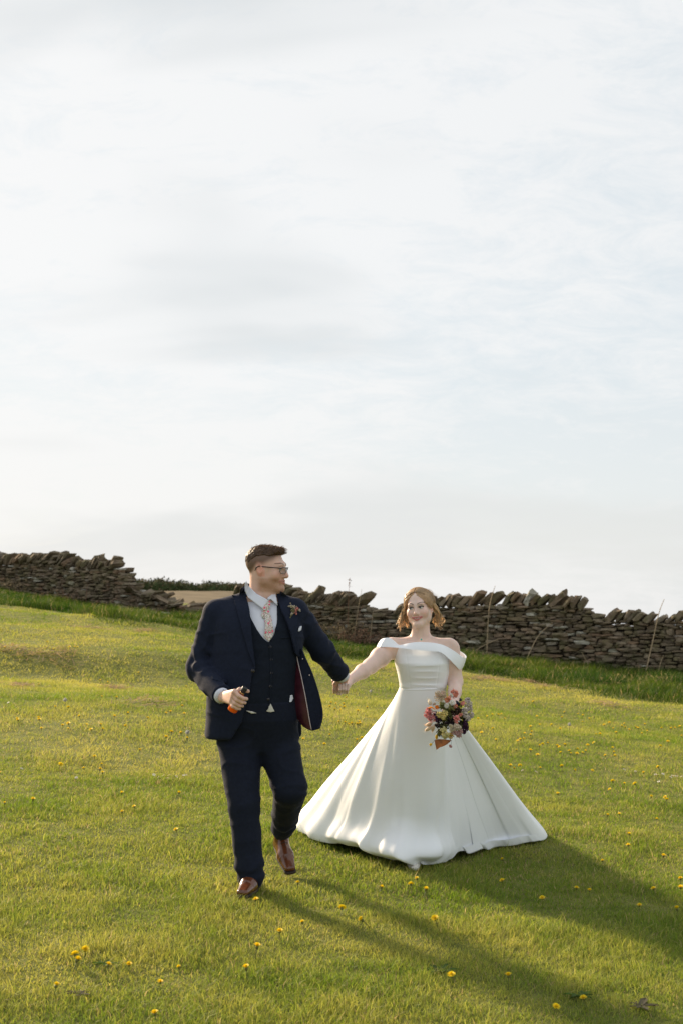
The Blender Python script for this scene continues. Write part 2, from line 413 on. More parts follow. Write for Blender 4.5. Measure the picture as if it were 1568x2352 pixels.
# line of the wall: photo column, depth, photo row of the foot
WL = [(-90, 38.0, 1342), (0, 37.0, 1354), (150, 35.5, 1386), (300, 34.0, 1412), (450, 32.9, 1434), (560, 32.0, 1446), (700, 31.0, 1458), (860, 30.0, 1480), (1060, 29.0, 1502), (1300, 28.0, 1524), (1568, 27.0, 1548), (1660, 26.7, 1556)]
TOP = [(-90, 1284), (0, 1292), (70, 1292), (90, 1288), (135, 1290), (170, 1301), (215, 1302), (262, 1300), (284, 1322), (300, 1345), (318, 1366), (352, 1368), (385, 1386), (420, 1396), (460, 1402), (520, 1398), (546, 1362), (575, 1356), (690, 1372), (700, 1384), (740, 1378), (790, 1386), (826, 1392), (842, 1397), (915, 1405), (925, 1398), (945, 1394), (1010, 1392), (1050, 1390), (1120, 1386), (1170, 1384), (1230, 1388), (1300, 1392), (1345, 1396), (1376, 1412), (1392, 1422), (1420, 1424), (1568, 1428), (1660, 1430)]
wu = np.array([w[0] for w in WL], float); wd = np.array([w[1] for w in WL]); wv = np.array([w[2] for w in WL], float)
tu = np.array([t[0] for t in TOP], float); tv = np.array([t[1] for t in TOP], float)
def wall_at(u):
    """foot point of the wall's face, its top height, for a photo column"""
    Y = float(np.interp(u, wu, wd)); b = at(u, float(np.interp(u, wu, wv)), Y); t = at(u, float(np.interp(u, tu, tv)), Y)
    return b, t.z
_us = np.linspace(-90, 1660, 700)
_pts = [wall_at(u) for u in _us]
_xy = np.array([(p.x, p.y) for p, _ in _pts]); _zb = np.array([min(p.z, gz(p.x, p.y) + 0.05) for p, _ in _pts]); _zt = np.array([t for _, t in _pts])
_s = np.concatenate([[0], np.cumsum(np.linalg.norm(np.diff(_xy, axis=0), axis=1))])
def s_of(u): return float(np.interp(u, _us, _s))
def wall_frame(s):
    x = np.interp(s, _s, _xy[:, 0]); y = np.interp(s, _s, _xy[:, 1])
    e = 0.4; d = np.array([np.interp(s + e, _s, _xy[:, 0]) - np.interp(s - e, _s, _xy[:, 0]), np.interp(s + e, _s, _xy[:, 1]) - np.interp(s - e, _s, _xy[:, 1])])
    return x, y, float(np.interp(s, _s, _zb)), float(np.interp(s, _s, _zt)), math.atan2(d[1], d[0])

def wall_point(s, off, z):
    x, y, zb, zt, a = wall_frame(s)
    return Vector((x - math.sin(a) * off * -1, y - math.cos(a) * off, z)) if False else Vector((x + math.sin(a) * off, y - math.cos(a) * off, z))   # off > 0 is towards the camera side

def build_wall(name, u0, u1, label, seed, cope=True, cope_gaps=(), rubble=0.0):
    r = random.Random(seed)
    s0, s1 = s_of(u0), s_of(u1)
    base = wall_point((s0 + s1) / 2, 0, wall_frame((s0 + s1) / 2)[2])
    root = empty(name, base); tag(root, label, 'stone wall')
    items = []      # (size, mesh, matrix)
    def put(s, z, w, h, d, off, roll, yaw=0.0, pitch=0.0):
        a = wall_frame(s)[4]; p = wall_point(s, off, z)
        M = Matrix.Translation(p - base) @ Matrix.Rotation(a + yaw, 4, 'Z') @ Matrix.Rotation(roll, 4, 'Y') @ Matrix.Rotation(pitch, 4, 'X') @ Matrix.Diagonal((w * r.choice((-1, 1)), d, h, 1))
        items.append((w * h, r.choice(STONES), M))
    # courses of flat stones laid up the face
    zmin = min(wall_frame(s)[2] for s in np.linspace(s0, s1, 20)); zmax = max(wall_frame(s)[3] for s in np.linspace(s0, s1, 40))
    rows = []; zr = 0.0
    L = s1 - s0
    t = -0.05
    while t < 1.9:
        h = r.uniform(0.036, 0.080) * (1.4 if r.random() < 0.15 else 1.0)
        s = s0 + r.uniform(-0.1, 0.1)
        while s < s1:
            w = r.uniform(0.09, 0.30) * (1.45 if r.random() < 0.12 else 1.0)
            sc = s + w / 2
            if sc > s1 + 0.1: break
            x, y, zb, zt, a = wall_frame(sc)
            wav = 0.035 * math.sin(sc * 2.1 + t * 5) + 0.02 * math.sin(sc * 5.3 + t * 9)
            z = zb + t + h / 2 + wav
            if z + h * 0.5 < zt + 0.02:
                hh = h * r.uniform(0.9, 1.16); edge = r.uniform(-0.035, 0.035)
                if r.random() < 0.06: edge += 0.05
                if r.random() < 0.05: hh *= 1.7
                put(sc, z, w * r.uniform(0.97, 1.06), hh, r.uniform(0.24, 0.36), -0.15 + edge, r.gauss(0.0, 0.05 + 0.25 * rubble), r.gauss(0, 0.09 + 0.5 * rubble), r.gauss(0, 0.06 + 0.3 * rubble))
            s += w * r.uniform(0.98, 1.06)
        t += h * 0.96
    # stones along the broken crest, lying at all angles
    s = s0
    while s < s1:
        x, y, zb, zt, a = wall_frame(s)
        if rubble > 0:
            for k in range(2):
                put(s + r.uniform(-0.1, 0.1), zt + r.uniform(-0.06, 0.05), r.uniform(0.2, 0.46), r.uniform(0.05, 0.12), r.uniform(0.2, 0.4), -0.15 + r.uniform(-0.3, 0.25), r.gauss(0.12, 0.3), r.uniform(-1, 1), r.gauss(0, 0.25))
            if r.random() < 0.55:
                off = r.uniform(0.1, 0.7); p = wall_point(s, off, 0); put(s, gz(p.x, p.y) + r.uniform(0.02, 0.12), r.uniform(0.15, 0.4), r.uniform(0.06, 0.14), r.uniform(0.2, 0.4), off, r.gauss(0, 0.3), r.uniform(-1.5, 1.5), r.gauss(0, 0.3))
            s += 0.16
        else: s += 0.5
    # slabs stood on edge along the top, all leaning the same way
    if cope:
        s = s0
        while s < s1:
            x, y, zb, zt, a = wall_frame(s)
            u = float(np.interp(s, _s, _us))
            th = r.uniform(0.065, 0.13)
            if not any(g0 < u < g1 for g0, g1 in cope_gaps):
                big = 1.0 + (0.35 if r.random() < 0.15 else 0) - (0.25 if r.random() < 0.2 else 0)
                lean = R(r.gauss(44, 8)); ln = r.uniform(0.24, 0.35) * big
                put(s, zt + ln * 0.36 * math.cos(lean) + r.uniform(-0.02, 0.03), th, ln, r.uniform(0.30, 0.44), -0.16 + r.uniform(-0.05, 0.06), lean, r.gauss(0, 0.12), r.gauss(0, 0.08))
                s += th * r.uniform(1.15, 1.5) / math.cos(lean) * 0.86
            else: s += 0.1
    items.sort(key=lambda i: -i[0])
    for size, me, M in items[:300]:
        o = bpy.data.objects.new('stone', me); COL.objects.link(o); o.parent = root; o.matrix_local = M
    if len(items) > 300:
        bag = Bag()
        for size, me, M in items[300:]:
            co = np.empty(len(me.vertices) * 3); me.vertices.foreach_get('co', co); co = co.reshape(-1, 3)
            tr = np.empty(len(me.polygons) * 3, int); me.polygons.foreach_get('vertices', tr)
            Mn = np.array(M); bag.add(co @ Mn[:3, :3].T + Mn[:3, 3], t=tr.reshape(-1, 3), c=(r.random(),) * 3)
        tag(obj('small_stones', bag.mesh('small_stones', False), M_STONE, root), kind='stuff')
    # earth and rubble heart of the wall, set well back from the face
    n = 60; ss = np.linspace(s0 + 0.06, s1 - 0.06, n); ring = []
    for s in ss:
        x, y, zb, zt, a = wall_frame(s); top = zt - 0.12
        for off, z in ((-0.10, zb - 0.3), (-0.14, top), (-0.40, top), (-0.46, zb - 0.3)): ring.append(wall_point(s, off, z) - base)
    v = np.array(ring)
    q = [(i*4 + k, i*4 + (k+1) % 4, (i+1)*4 + (k+1) % 4, (i+1)*4 + k) for i in range(n - 1) for k in range(4)] + [(0, 1, 2, 3), ((n-1)*4+3, (n-1)*4+2, (n-1)*4+1, (n-1)*4)]
    obj('core', mesh_np('core', v, quads=q), M_CORE, root)
    # the far face, plainer
    bag = Bag(); t = 0.0
    while t < 1.7:
        h = r.uniform(0.09, 0.15); s = s0
        while s < s1:
            w = r.uniform(0.25, 0.5); x, y, zb, zt, a = wall_frame(min(s + w / 2, s1))
            if zb + t + h < zt:
                me = r.choice(STONES); co = np.empty(len(me.vertices) * 3); me.vertices.foreach_get('co', co); co = co.reshape(-1, 3)
                tr = np.empty(len(me.polygons) * 3, int); me.polygons.foreach_get('vertices', tr)
                Mn = np.array(Matrix.Translation(wall_point(min(s + w / 2, s1), -0.42, zb + t + h / 2) - base) @ Matrix.Rotation(a, 4, 'Z') @ Matrix.Diagonal((w, 0.2, h, 1)))
                bag.add(co @ Mn[:3, :3].T + Mn[:3, 3], t=tr.reshape(-1, 3), c=(r.random(),) * 3)
            s += w
        t += h
    if bag.n: tag(obj('back_face_stones', bag.mesh('back_face_stones', False), M_STONE, root), kind='stuff')
    return root
build_wall('dry_stone_wall', -90, 300, 'tall brown dry stone wall ending in a ragged broken edge beside the rubble gap', 1, cope_gaps=((268, 300),))
build_wall('collapsed_wall', 300, 545, 'collapsed low stretch of dry stone wall, a heap of tumbled flat stones', 2, cope=False, rubble=1.0)
build_wall('dry_stone_wall', 545, 915, 'mossy stretch of dry stone wall between the groom and the bride, its coping partly lost', 3, cope_gaps=((826, 915),))
build_wall('dry_stone_wall', 915, 1660, 'long brown dry stone wall with slanting coping slabs beyond the bride', 4, cope_gaps=((1352, 1392),))

# ------------------------------------------------------------------ long grass along the foot of the wall
def make_long_grass():
    n = 130000
    s = rng.uniform(_s[0], _s[-1], n); wx_ = np.interp(s, _s, _xy[:, 0]); wy_ = np.interp(s, _s, _xy[:, 1])
    lim = lawn_limit(wx_); t = rng.random(n) ** 0.9
    y = lim + 0.45 * noise2(wx_ * 1.1, wx_ * 0, 35) + 0.2 * noise2(wx_ * 3.7, wx_ * 0, 36) + (wy_ + 0.1 - lim) * t + rng.normal(0, 0.10, n); x = wx_ + rng.normal(0, 0.05, n)
    clump = 0.5 + 0.5 * noise2(x * 1.6, y * 1.3, 31); cl2 = 0.5 + 0.5 * noise2(x * 4.3, y * 3.2, 32)
    edge = np.clip((y - lim) / 0.7, 0.25, 1)
    h = (0.05 + 0.22 * clump ** 1.8 + 0.10 * cl2 ** 2) * edge * rng.uniform(0.6, 1.3, n)
    g = np.clip(0.45 + 0.5 * noise2(x * 0.9, y * 0.9, 33) + rng.normal(0, 0.25, n), 0, 1)[:, None]
    c = np.array([0.030, 0.068, 0.012]) * (1 - g) + np.array([0.090, 0.120, 0.022]) * g
    straw = rng.random(n) < 0.05; c[straw] = np.array([0.33, 0.26, 0.13])
    v, q, t_, cc = blades(x, y, ground_z(x, y) - 0.01, h, 0.011 * rng.uniform(0.6, 1.2, n), rng.uniform(0.1, 0.75, n), c * rng.uniform(0.8, 1.2, (n, 1)), 2)
    bag = Bag(); bag.add(v, q, t_); bag.c[-1] = cc
    return tag(obj('long_grass', bag.mesh('long_grass', False), M_GRASS), 'long uncut green grass along the foot of the wall', 'grass', kind='stuff')
make_long_grass()

# hedge bank on the skyline beyond the ploughed field
def make_hedge():
    root = empty('hedge', (-18, 114, gz(-18, 114))); tag(root, 'dark green overgrown hedge bank on the skyline beyond the ploughed field', 'hedge')
    n = 160; xs = np.linspace(-48, -4, n); prof = []
    hh = np.interp(xs, [-48, -30, -19, -14, -8, -4], [4.7, 4.3, 3.80, 3.45, 3.05, 2.5]) + 0.16 * noise2(xs * 1.3, xs * 0, 41) + 0.08 * noise2(xs * 4, xs * 0, 42)
    m = 12
    V = []
    for j in range(m):
        f = j / (m - 1); a = math.pi * f
        yy = 114 - 1.6 * math.cos(a); V.append(np.stack([xs, np.full(n, yy), ground_z(xs, np.full(n, 114.0)) - 0.3 + (hh - ground_z(xs, np.full(n, 114.0)) + 0.3) * math.sin(a) ** 0.6], -1))
    V = np.array(V).reshape(-1, 3); V[:, 1] += 0.25 * noise2(V[:, 0] * 1.5, V[:, 2] * 2, 43)
    obj('bank', mesh_np('bank', V - np.array(root.location), quads=grid_quads(n, m), smooth_shade=True), mat_plain('hedge_bank', (0.040, 0.055, 0.018), 0.95, 0.1, bump=0.8, bscale=2, var=0.3, vscale=1.5), root)
    k = 26000; i = rng.integers(0, len(V), k); P = V[i] + rng.normal(0, [0.15, 0.15, 0.09], (k, 3))
    c = np.array([0.060, 0.066, 0.028]) * rng.uniform(0.6, 1.6, (k, 1)); br = rng.random(k) < 0.25; c[br] = np.array([0.14, 0.10, 0.055]) * rng.uniform(0.7, 1.3, (br.sum(), 1))
    s = rng.uniform(0.05, 0.14, (k, 1)); d1 = rng.normal(0, 1, (k, 3)); d2 = rng.normal(0, 1, (k, 3))
    v = np.stack([P, P + d1 * s, P + d2 * s], 1).reshape(-1, 3)
    bag = Bag(); bag.add(v - np.array(root.location), t=np.arange(3 * k).reshape(-1, 3)); bag.c[-1] = np.repeat(c, 3, axis=0)
    tag(obj('leaves', bag.mesh('leaves', False), mat_plain('hedge_leaves', (1, 1, 1), 0.8, 0.1, vcol=True, trans=0.08), root), kind='stuff')
make_hedge()
# ------------------------------------------------------------------ smooth solids: signed distance fields turned into one continuous mesh
def smin(a, b, k):
    if k <= 0: return np.minimum(a, b)
    h = np.clip(0.5 + 0.5 * (b - a) / k, 0, 1)
    return b * (1 - h) + a * h - k * h * (1 - h)

def np3(p): return np.array(p, float)

class Sdf:
    def __init__(s): s.ops = []
    def op(s, fn, c, r, k=0.01, op='u'): s.ops.append((fn, np3(c), float(r), k, op)); return s
    def cap(s, a, b, ra, rb=None, k=0.012, op='u'):
        a = np3(a); b = np3(b); rb = ra if rb is None else rb; ba = b - a; L2 = max(float(ba @ ba), 1e-12)
        def fn(P):
            pa = P - a; t = np.clip(pa @ ba / L2, 0, 1)
            return np.linalg.norm(pa - t[..., None] * ba, axis=-1) - (ra + (rb - ra) * t)
        return s.op(fn, (a + b) / 2, math.sqrt(L2) / 2 + max(ra, rb), k, op)
    def chain(s, pts, rad, k=0.01):
        for i in range(len(pts) - 1): s.cap(pts[i], pts[i + 1], rad[i], rad[i + 1], k)
        return s
    def ell(s, c, r, k=0.012, op='u', rot=None):
        c = np3(c); r = np3(r); M = None if rot is None else np.array(Euler(rot).to_matrix())
        def fn(P):
            q = P - c
            if M is not None: q = q @ M
            k0 = np.linalg.norm(q / r, axis=-1); k1 = np.linalg.norm(q / (r * r), axis=-1) + 1e-9
            return k0 * (k0 - 1) / k1
        return s.op(fn, c, float(max(r)), k, op)
    def loft(s, rows, k=0.02, op='u', power=2.3, grow=0.0, yaw=0.0):
        """rows of (z, cx, cy, rx, ry), upright"""
        rows = sorted(rows); A = np.array(rows, float); zz = np.linspace(A[0, 0], A[-1, 0], 240)
        T = np.stack([np.interp(zz, A[:, 0], A[:, i]) for i in range(1, 5)], -1)
        for _ in range(30): T[1:-1] = (T[:-2] + 2 * T[1:-1] + T[2:]) / 4
        T[:, 2:] += grow; ca, sa = math.cos(yaw), math.sin(yaw)
        z0, z1 = zz[0] - grow, zz[-1] + grow
        def fn(P):
            z = np.clip(P[..., 2], zz[0], zz[-1]); f = (z - zz[0]) / (zz[1] - zz[0]); i = np.clip(f.astype(int), 0, 238); w = (f - i)[..., None]
            t = T[i] * (1 - w) + T[i + 1] * w
            X = P[..., 0] - t[..., 0]; Y = P[..., 1] - t[..., 1]; x = X * ca + Y * sa; y = -X * sa + Y * ca
            kk = ((np.abs(x) / t[..., 2]) ** power + (np.abs(y) / t[..., 3]) ** power) ** (1 / power) + 1e-9
            l = np.sqrt(x * x + y * y); d = np.where(kk > 0.3, l * (1 - 1 / kk), -np.minimum(t[..., 2], t[..., 3]) * (1 - kk))
            e = np.maximum(z0 - P[..., 2], P[..., 2] - z1)
            return -smin(-d, -e, 0.02)
        c = (T[:, 0].mean(), T[:, 1].mean(), (z0 + z1) / 2)
        return s.op(fn, c, math.hypot((z1 - z0) / 2, max(T[:, 2].max(), T[:, 3].max()) * 1.1) + 0.12, k, op)
    def ev(s, P, C, rad):
        B = len(P); d = np.full(P.shape[:2], 1.0)
        for fn, c, r, k, op in s.ops:
            near = np.linalg.norm(C - c, axis=1) < r + rad + 0.02 + max(k, 0)
            if not near.any(): continue
            v = fn(P[near])
            if op == 'u': d[near] = smin(d[near], v, k)
            elif op == 's': d[near] = -smin(-d[near], v, k)
            elif op == 'i': d[near] = -smin(-d[near], -v, k)
            elif op == 'd':      # relief fades out towards the edge of its region
                q = np.linalg.norm(P[near] - c, axis=-1) / r; d[near] = d[near] + v * smooth(1.0, 0.72, q)
        return d
    def mesh(s, h=0.003, K=8):
        """naive surface nets over the blocks near the surface: verts, quads"""
        us = [(c, r) for fn, c, r, k, op in s.ops if op == 'u']
        lo = np.min([c - r for c, r in us], 0) - 0.03; hi = np.max([c + r for c, r in us], 0) + 0.03
        bs = K * h; nb = np.ceil((hi - lo) / bs).astype(int) + 1
        g = np.stack(np.meshgrid(*[np.arange(n) for n in nb], indexing='ij'), -1).reshape(-1, 3)
        C = lo + (g + 0.5) * bs; diag = bs * 0.87
        near = np.zeros(len(g), bool)
        for c, r in us: near |= np.linalg.norm(C - c, axis=1) < r + diag + 0.02
        g = g[near]; C = C[near]
        d = np.concatenate([s.ev(C[i:i+20000, None, :], C[i:i+20000], diag)[:, 0] for i in range(0, len(C), 20000)])
        act = np.abs(d) < diag * 1.35 + 0.006; g = g[act]; C = C[act]
        n1 = K + 1
        l = np.stack(np.meshgrid(*[np.arange(n1)] * 3, indexing='ij'), -1).reshape(-1, 3)
        NX, NY, NZ = (nb * K + 2)
        vid = []; vco = []; edges = []
        cid = lambda a: (a[..., 0] * NY + a[..., 1]) * NZ + a[..., 2]
        corners = [(a, b, c) for a in (0, 1) for b in (0, 1) for c in (0, 1)]
        for i0 in range(0, len(g), 400):
            gb = g[i0:i0+400]; idx = gb[:, None, :] * K + l[None]; P = lo + idx * h
            D = s.ev(P, C[i0:i0+400], diag).reshape(-1, n1, n1, n1)
            S = D < 0
            cs = sum(S[:, a:K+a, b:K+b, c:K+c].astype(np.int8) for a, b, c in corners)
            bi, x, y, z = np.nonzero((cs > 0) & (cs < 8))
            if len(bi):
                acc = np.zeros((len(bi), 3)); cnt = np.zeros(len(bi))
                for a, b, c in corners:
                    for ax in range(3):
                        o = [a, b, c]
                        if o[ax]: continue
                        o2 = o.copy(); o2[ax] = 1
                        d0 = D[bi, x + o[0], y + o[1], z + o[2]]; d1 = D[bi, x + o2[0], y + o2[1], z + o2[2]]
                        m = (d0 < 0) != (d1 < 0); t = np.where(m, d0 / np.where(m, d0 - d1, 1), 0)
                        p = np.zeros((len(bi), 3)) + np.array(o); p[:, ax] = t
                        acc += p * m[:, None]; cnt += m
                base = gb[bi] * K + np.stack([x, y, z], -1)
                vid.append(cid(base)); vco.append(lo + (base + acc / cnt[:, None]) * h)
            for ax in range(3):
                sl0 = [slice(None)] + [slice(0, K)] * 3; sl1 = list(sl0); sl1[ax + 1] = slice(1, K + 1)
                a0 = S[tuple(sl0)]; a1 = S[tuple(sl1)]
                bi, x, y, z = np.nonzero(a0 != a1)
                if len(bi): edges.append((gb[bi] * K + np.stack([x, y, z], -1), ax, a0[bi, x, y, z]))
        vid = np.concatenate(vid); vco = np.concatenate(vco); o = np.argsort(vid); vid = vid[o]; vco = vco[o]
        Q = []
        for e, ax, inside in edges:
            b, c = [(1, 2), (2, 0), (0, 1)][ax]
            cells = []
            for db, dc in ((-1, -1), (0, -1), (0, 0), (-1, 0)):
                q = e.copy(); q[:, b] += db; q[:, c] += dc; cells.append(cid(q))
            cells = np.stack(cells, 1); k = np.clip(np.searchsorted(vid, cells), 0, len(vid) - 1)
            ok = (vid[k] == cells).all(1); k[~inside] = k[~inside][:, ::-1]; Q.append(k[ok])
        return vco, np.concatenate(Q)

def biggest(v, q):
    """keep only the largest connected piece"""
    lab = np.arange(len(v))
    while True:
        m = lab[q].min(1); new = lab.copy(); np.minimum.at(new, q.ravel(), np.repeat(m, 4)); new = new[new]
        if (new == lab).all(): break
        lab = new
    u, c = np.unique(lab, return_counts=True); keep = lab == u[c.argmax()]
    ren = np.cumsum(keep) - 1; q = q[keep[q].all(1)]
    return v[keep], ren[q]

def sdf_obj(name, sdf, h, mat, root, colour=None, relax=1):
    v, q = biggest(*sdf.mesh(h))
    if relax:
        for _ in range(relax):
            acc = np.zeros_like(v); cnt = np.zeros(len(v))
            for a in range(4):
                np.add.at(acc, q[:, a], v[q[:, (a + 1) % 4]]); np.add.at(cnt, q[:, a], 1)
            v = v * 0.4 + 0.6 * acc / np.maximum(cnt, 1)[:, None]
    col = colour(v) if callable(colour) else (np.broadcast_to(np.array(colour, float), (len(v), 3)) if colour is not None else None)
    o = obj(name, mesh_np(name, v - np.array(root.location), quads=q, col=col, smooth_shade=True), mat, root)
    return o, v, q

from mathutils.bvhtree import BVHTree
from mathutils.geometry import delaunay_2d_cdt
def bvh_of(*vq):
    V = np.concatenate([v for v, q in vq]); n = 0; Q = []
    for v, q in vq: Q += (q + n).tolist(); n += len(v)
    return BVHTree.FromPolygons([tuple(p) for p in V.tolist()], Q)

CAM_P = Vector((0, 0, CAM_Z))
def hit(bvh, u, v, default_Y):
    d = (at(u, v, 10.0) - CAM_P).normalized()
    p, n, i, dist = bvh.ray_cast(CAM_P, d)
    if p is None:
        p = at(u, v, default_Y); n = Vector((0, -1, 0))
    return p, (n if n.y < 0 else -n)

def curve2(pts, n=10, closed=True):
    """Catmull-Rom through 2-D points"""
    p = np.array(pts, float); m = len(p); out = []
    for i in range(m if closed else m - 1):
        a, b, c, d = (p[(i - 1) % m], p[i], p[(i + 1) % m], p[(i + 2) % m]) if closed else (p[max(i - 1, 0)], p[i], p[i + 1], p[min(i + 2, m - 1)])
        for t in np.linspace(0, 1, n, endpoint=False): out.append(0.5 * (2 * b + (c - a) * t + (2 * a - 5 * b + 4 * c - d) * t * t + (3 * b - a - 3 * c + d) * t ** 3))
    if not closed: out.append(p[-1])
    return np.array(out)

def resample(poly, step):
    out = []
    for i in range(len(poly)):
        a = poly[i]; b = poly[(i + 1) % len(poly)]; k = max(1, int(np.linalg.norm(b - a) / step))
        for j in range(k): out.append(a + (b - a) * j / k)
    return np.array(out)

def drape(name, outline, bvh, offset, thick, mat, root, default_Y=7.3, step=2.5, lift=None, relax=6, colour=None):
    """a piece of cloth cut to an outline, laid on the surface below and given thickness"""
    poly = resample(np.array(outline, float), step)
    mn, mx = poly.min(0), poly.max(0)
    gxx, gyy = np.meshgrid(np.arange(mn[0], mx[0], step), np.arange(mn[1], mx[1], step)); P = np.stack([gxx, gyy], -1).reshape(-1, 2)
    ins = np.zeros(len(P), bool); j = len(poly) - 1; dmin = np.full(len(P), 1e9)
    for i in range(len(poly)):
        a, b = poly[i], poly[j]
        m = (a[1] > P[:, 1]) != (b[1] > P[:, 1])
        xx = (b[0] - a[0]) * (P[:, 1] - a[1]) / ((b[1] - a[1]) if abs(b[1] - a[1]) > 1e-9 else 1e-9) + a[0]
        ins ^= m & (P[:, 0] < xx); dmin = np.minimum(dmin, np.linalg.norm(P - a, axis=1)); j = i
    P = P[ins & (dmin > step * 0.55)]
    pts = np.concatenate([poly, P]); nb = len(poly)
    vs, es, fs, *_ = delaunay_2d_cdt([Vector(p) for p in pts.tolist()], [(i, (i + 1) % nb) for i in range(nb)], [list(range(nb))], 1, 1e-5)
    vs = np.array([tuple(p) for p in vs]); fs = np.array([list(f) for f in fs if len(f) == 3])
    n = len(vs)
    hits = [hit(bvh, u, v, default_Y) for u, v in vs]
    dist = np.array([(p - CAM_P).length for p, _ in hits]); nrm = np.array([tuple(nn) for _, nn in hits])
    nbr = [[] for _ in range(n)]
    for a, b, c in fs: nbr[a] += [b, c]; nbr[b] += [a, c]; nbr[c] += [a, b]
    for _ in range(relax):      # cloth bridges small hollows
        dist = np.minimum(dist, np.array([dist[k].mean() if k else dist[i] for i, k in enumerate(nbr)]) ) * 0.5 + 0.5 * np.array([dist[k].mean() if k else dist[i] for i, k in enumerate(nbr)])
    rays = np.array([tuple((at(u, v, 10.0) - CAM_P).normalized()) for u, v in vs])
    off = np.full(n, offset) + (np.array([lift(u, v) for u, v in vs]) if lift else 0)
    front = np.array(CAM_P) + rays * (dist - off - thick)[:, None]; back = front + rays * thick * 1.0
    e = {}
    for f in fs:
        for a, b in ((f[0], f[1]), (f[1], f[2]), (f[2], f[0])):
            if (b, a) in e: del e[(b, a)]
            else: e[(a, b)] = 1
    side = np.array([(a, b, b + n, a + n) for a, b in e])
    V = np.concatenate([front, back])
    cen = front[fs[0]]; nn = np.cross(cen[1] - cen[0], cen[2] - cen[0])
    if nn @ rays[fs[0][0]] > 0: fs = fs[:, ::-1]; side = side[:, ::-1]
    side = side[:, ::-1]
    me = mesh_np(name, V - np.array(root.location), quads=side, tris=np.concatenate([fs, fs[:, ::-1] + n]), smooth_shade=True, col=(np.concatenate([colour(vs), colour(vs)]) if colour else None))
    o = obj(name, me, mat, root)
    return o, V, np.concatenate([fs, fs[:, ::-1] + n])

def P3(u, v, Y): return np.array(at(u, v, Y))

# ---- heads
def head_frame(origin, yaw, pitch=0.0, roll=0.0):
    """x to the viewer's right of a face seen from the front, -y forward, z up"""
    M = np.array((Matrix.Rotation(yaw, 3, 'Z') @ Matrix.Rotation(roll, 3, 'Y') @ Matrix.Rotation(pitch, 3, 'X')))
    o = np3(origin)
    return (lambda p, s=1.0: o + M @ (np3(p) * s)), M, o

def add_head(S, W, M, sc=1.0, female=False, smile=0.5):
    """one head: skull, face, jaw, brow, eye sockets, nose, lips, chin, ears"""
    e = Matrix(M.tolist()).to_euler(); rot = (e.x, e.y, e.z)
    def ell(c, r, k=0.012, op='u', extra=None):
        rr = rot
        if extra is not None:
            ee = (Matrix(M.tolist()) @ Euler(extra).to_matrix()).to_euler(); rr = (ee.x, ee.y, ee.z)
        S.ell(W(c), np3(r) * sc, k * sc, op, rr)
    def cap(a, b, ra, rb=None, k=0.012, op='u'): S.cap(W(a), W(b), ra * sc, (ra if rb is None else rb) * sc, k * sc, op)
    ell((0, 0.018, 0.036), (0.076, 0.098, 0.083), 0.01)
    ell((0, -0.022, -0.022), (0.064, 0.072, 0.084), 0.03)
    jw = 0.041 if female else 0.052
    for s in (-1, 1):
        cap((s * 0.010, -0.076, -0.100), (s * jw, -0.012, -0.066), 0.017, 0.022, 0.026)
        cap((s * jw, -0.012, -0.066), (s * 0.060, 0.004, -0.018), 0.022, 0.018, 0.03)
        ell((s * 0.040, -0.062, -0.030), (0.027, 0.026, 0.028), 0.022)            # cheek
        
    ell((0, -0.082, -0.099), (0.021, 0.018, 0.017), 0.018)                       # chin
    cap((-0.036, -0.079, 0.023), (0.036, -0.079, 0.023), 0.012 if female else 0.015, None, 0.02)   # brow
    for s in (-1, 1): ell((s * 0.031, -0.101, 0.002), (0.019, 0.020, 0.013), 0.014, 's')
    for s in (-1, 1):                                                               # lids over the eyeball
        cap((s * 0.018, -0.085, 0.0075), (s * 0.031, -0.0895, 0.0105), 0.0036, None, 0.004); cap((s * 0.031, -0.0895, 0.0105), (s * 0.045, -0.080, 0.006), 0.0036, None, 0.004)
        cap((s * 0.019, -0.084, -0.006), (s * 0.043, -0.081, -0.0055), 0.0042, None, 0.006)
    # nose
    tip = (0, -0.1035, -0.031) if female else (0, -0.1085, -0.031)
    cap((0, -0.089, 0.014), tip, 0.0075, 0.0105 if female else 0.012, 0.012)
    cap((0, -0.086, -0.034), tip, 0.013, 0.010, 0.010)
    for s in (-1, 1):
        ell((s * 0.0115, -0.094, -0.036), (0.0070, 0.010, 0.0070), 0.007)
        ell((s * 0.0060, -0.101, -0.043), (0.0035, 0.005, 0.004), 0.003, 's')
    # mouth: corners drawn up in a smile
    up = 0.006 * smile; w = 0.027 if female else 0.025
    ell((0, -0.083, -0.064), (0.026, 0.013, 0.016), 0.015)
    for s in (-1, 1):
        cap((0, -0.0975, -0.0580), (s * w, -0.0825, -0.062 + up), 0.0056, 0.0032, 0.006)
        cap((0, -0.0955, -0.0715), (s * w, -0.0825, -0.063 + up), 0.0070, 0.0032, 0.006)
    cap((-w * 0.6, -0.097, -0.0640 + up * 0.3), (w * 0.6, -0.097, -0.0640 + up * 0.3), 0.0030, None, 0.004, 's')
    # ears
    for s in (-1, 1):
        ell((s * 0.077, 0.014, -0.004), (0.007, 0.019, 0.031), 0.008, 'u', (R(-12), 0, s * R(22)))
        ell((s * 0.085, 0.010, 0.000), (0.006, 0.011, 0.018), 0.005, 's', (R(-12), 0, s * R(22)))
        ell((s * 0.074, 0.006, -0.031), (0.006, 0.008, 0.009), 0.006)

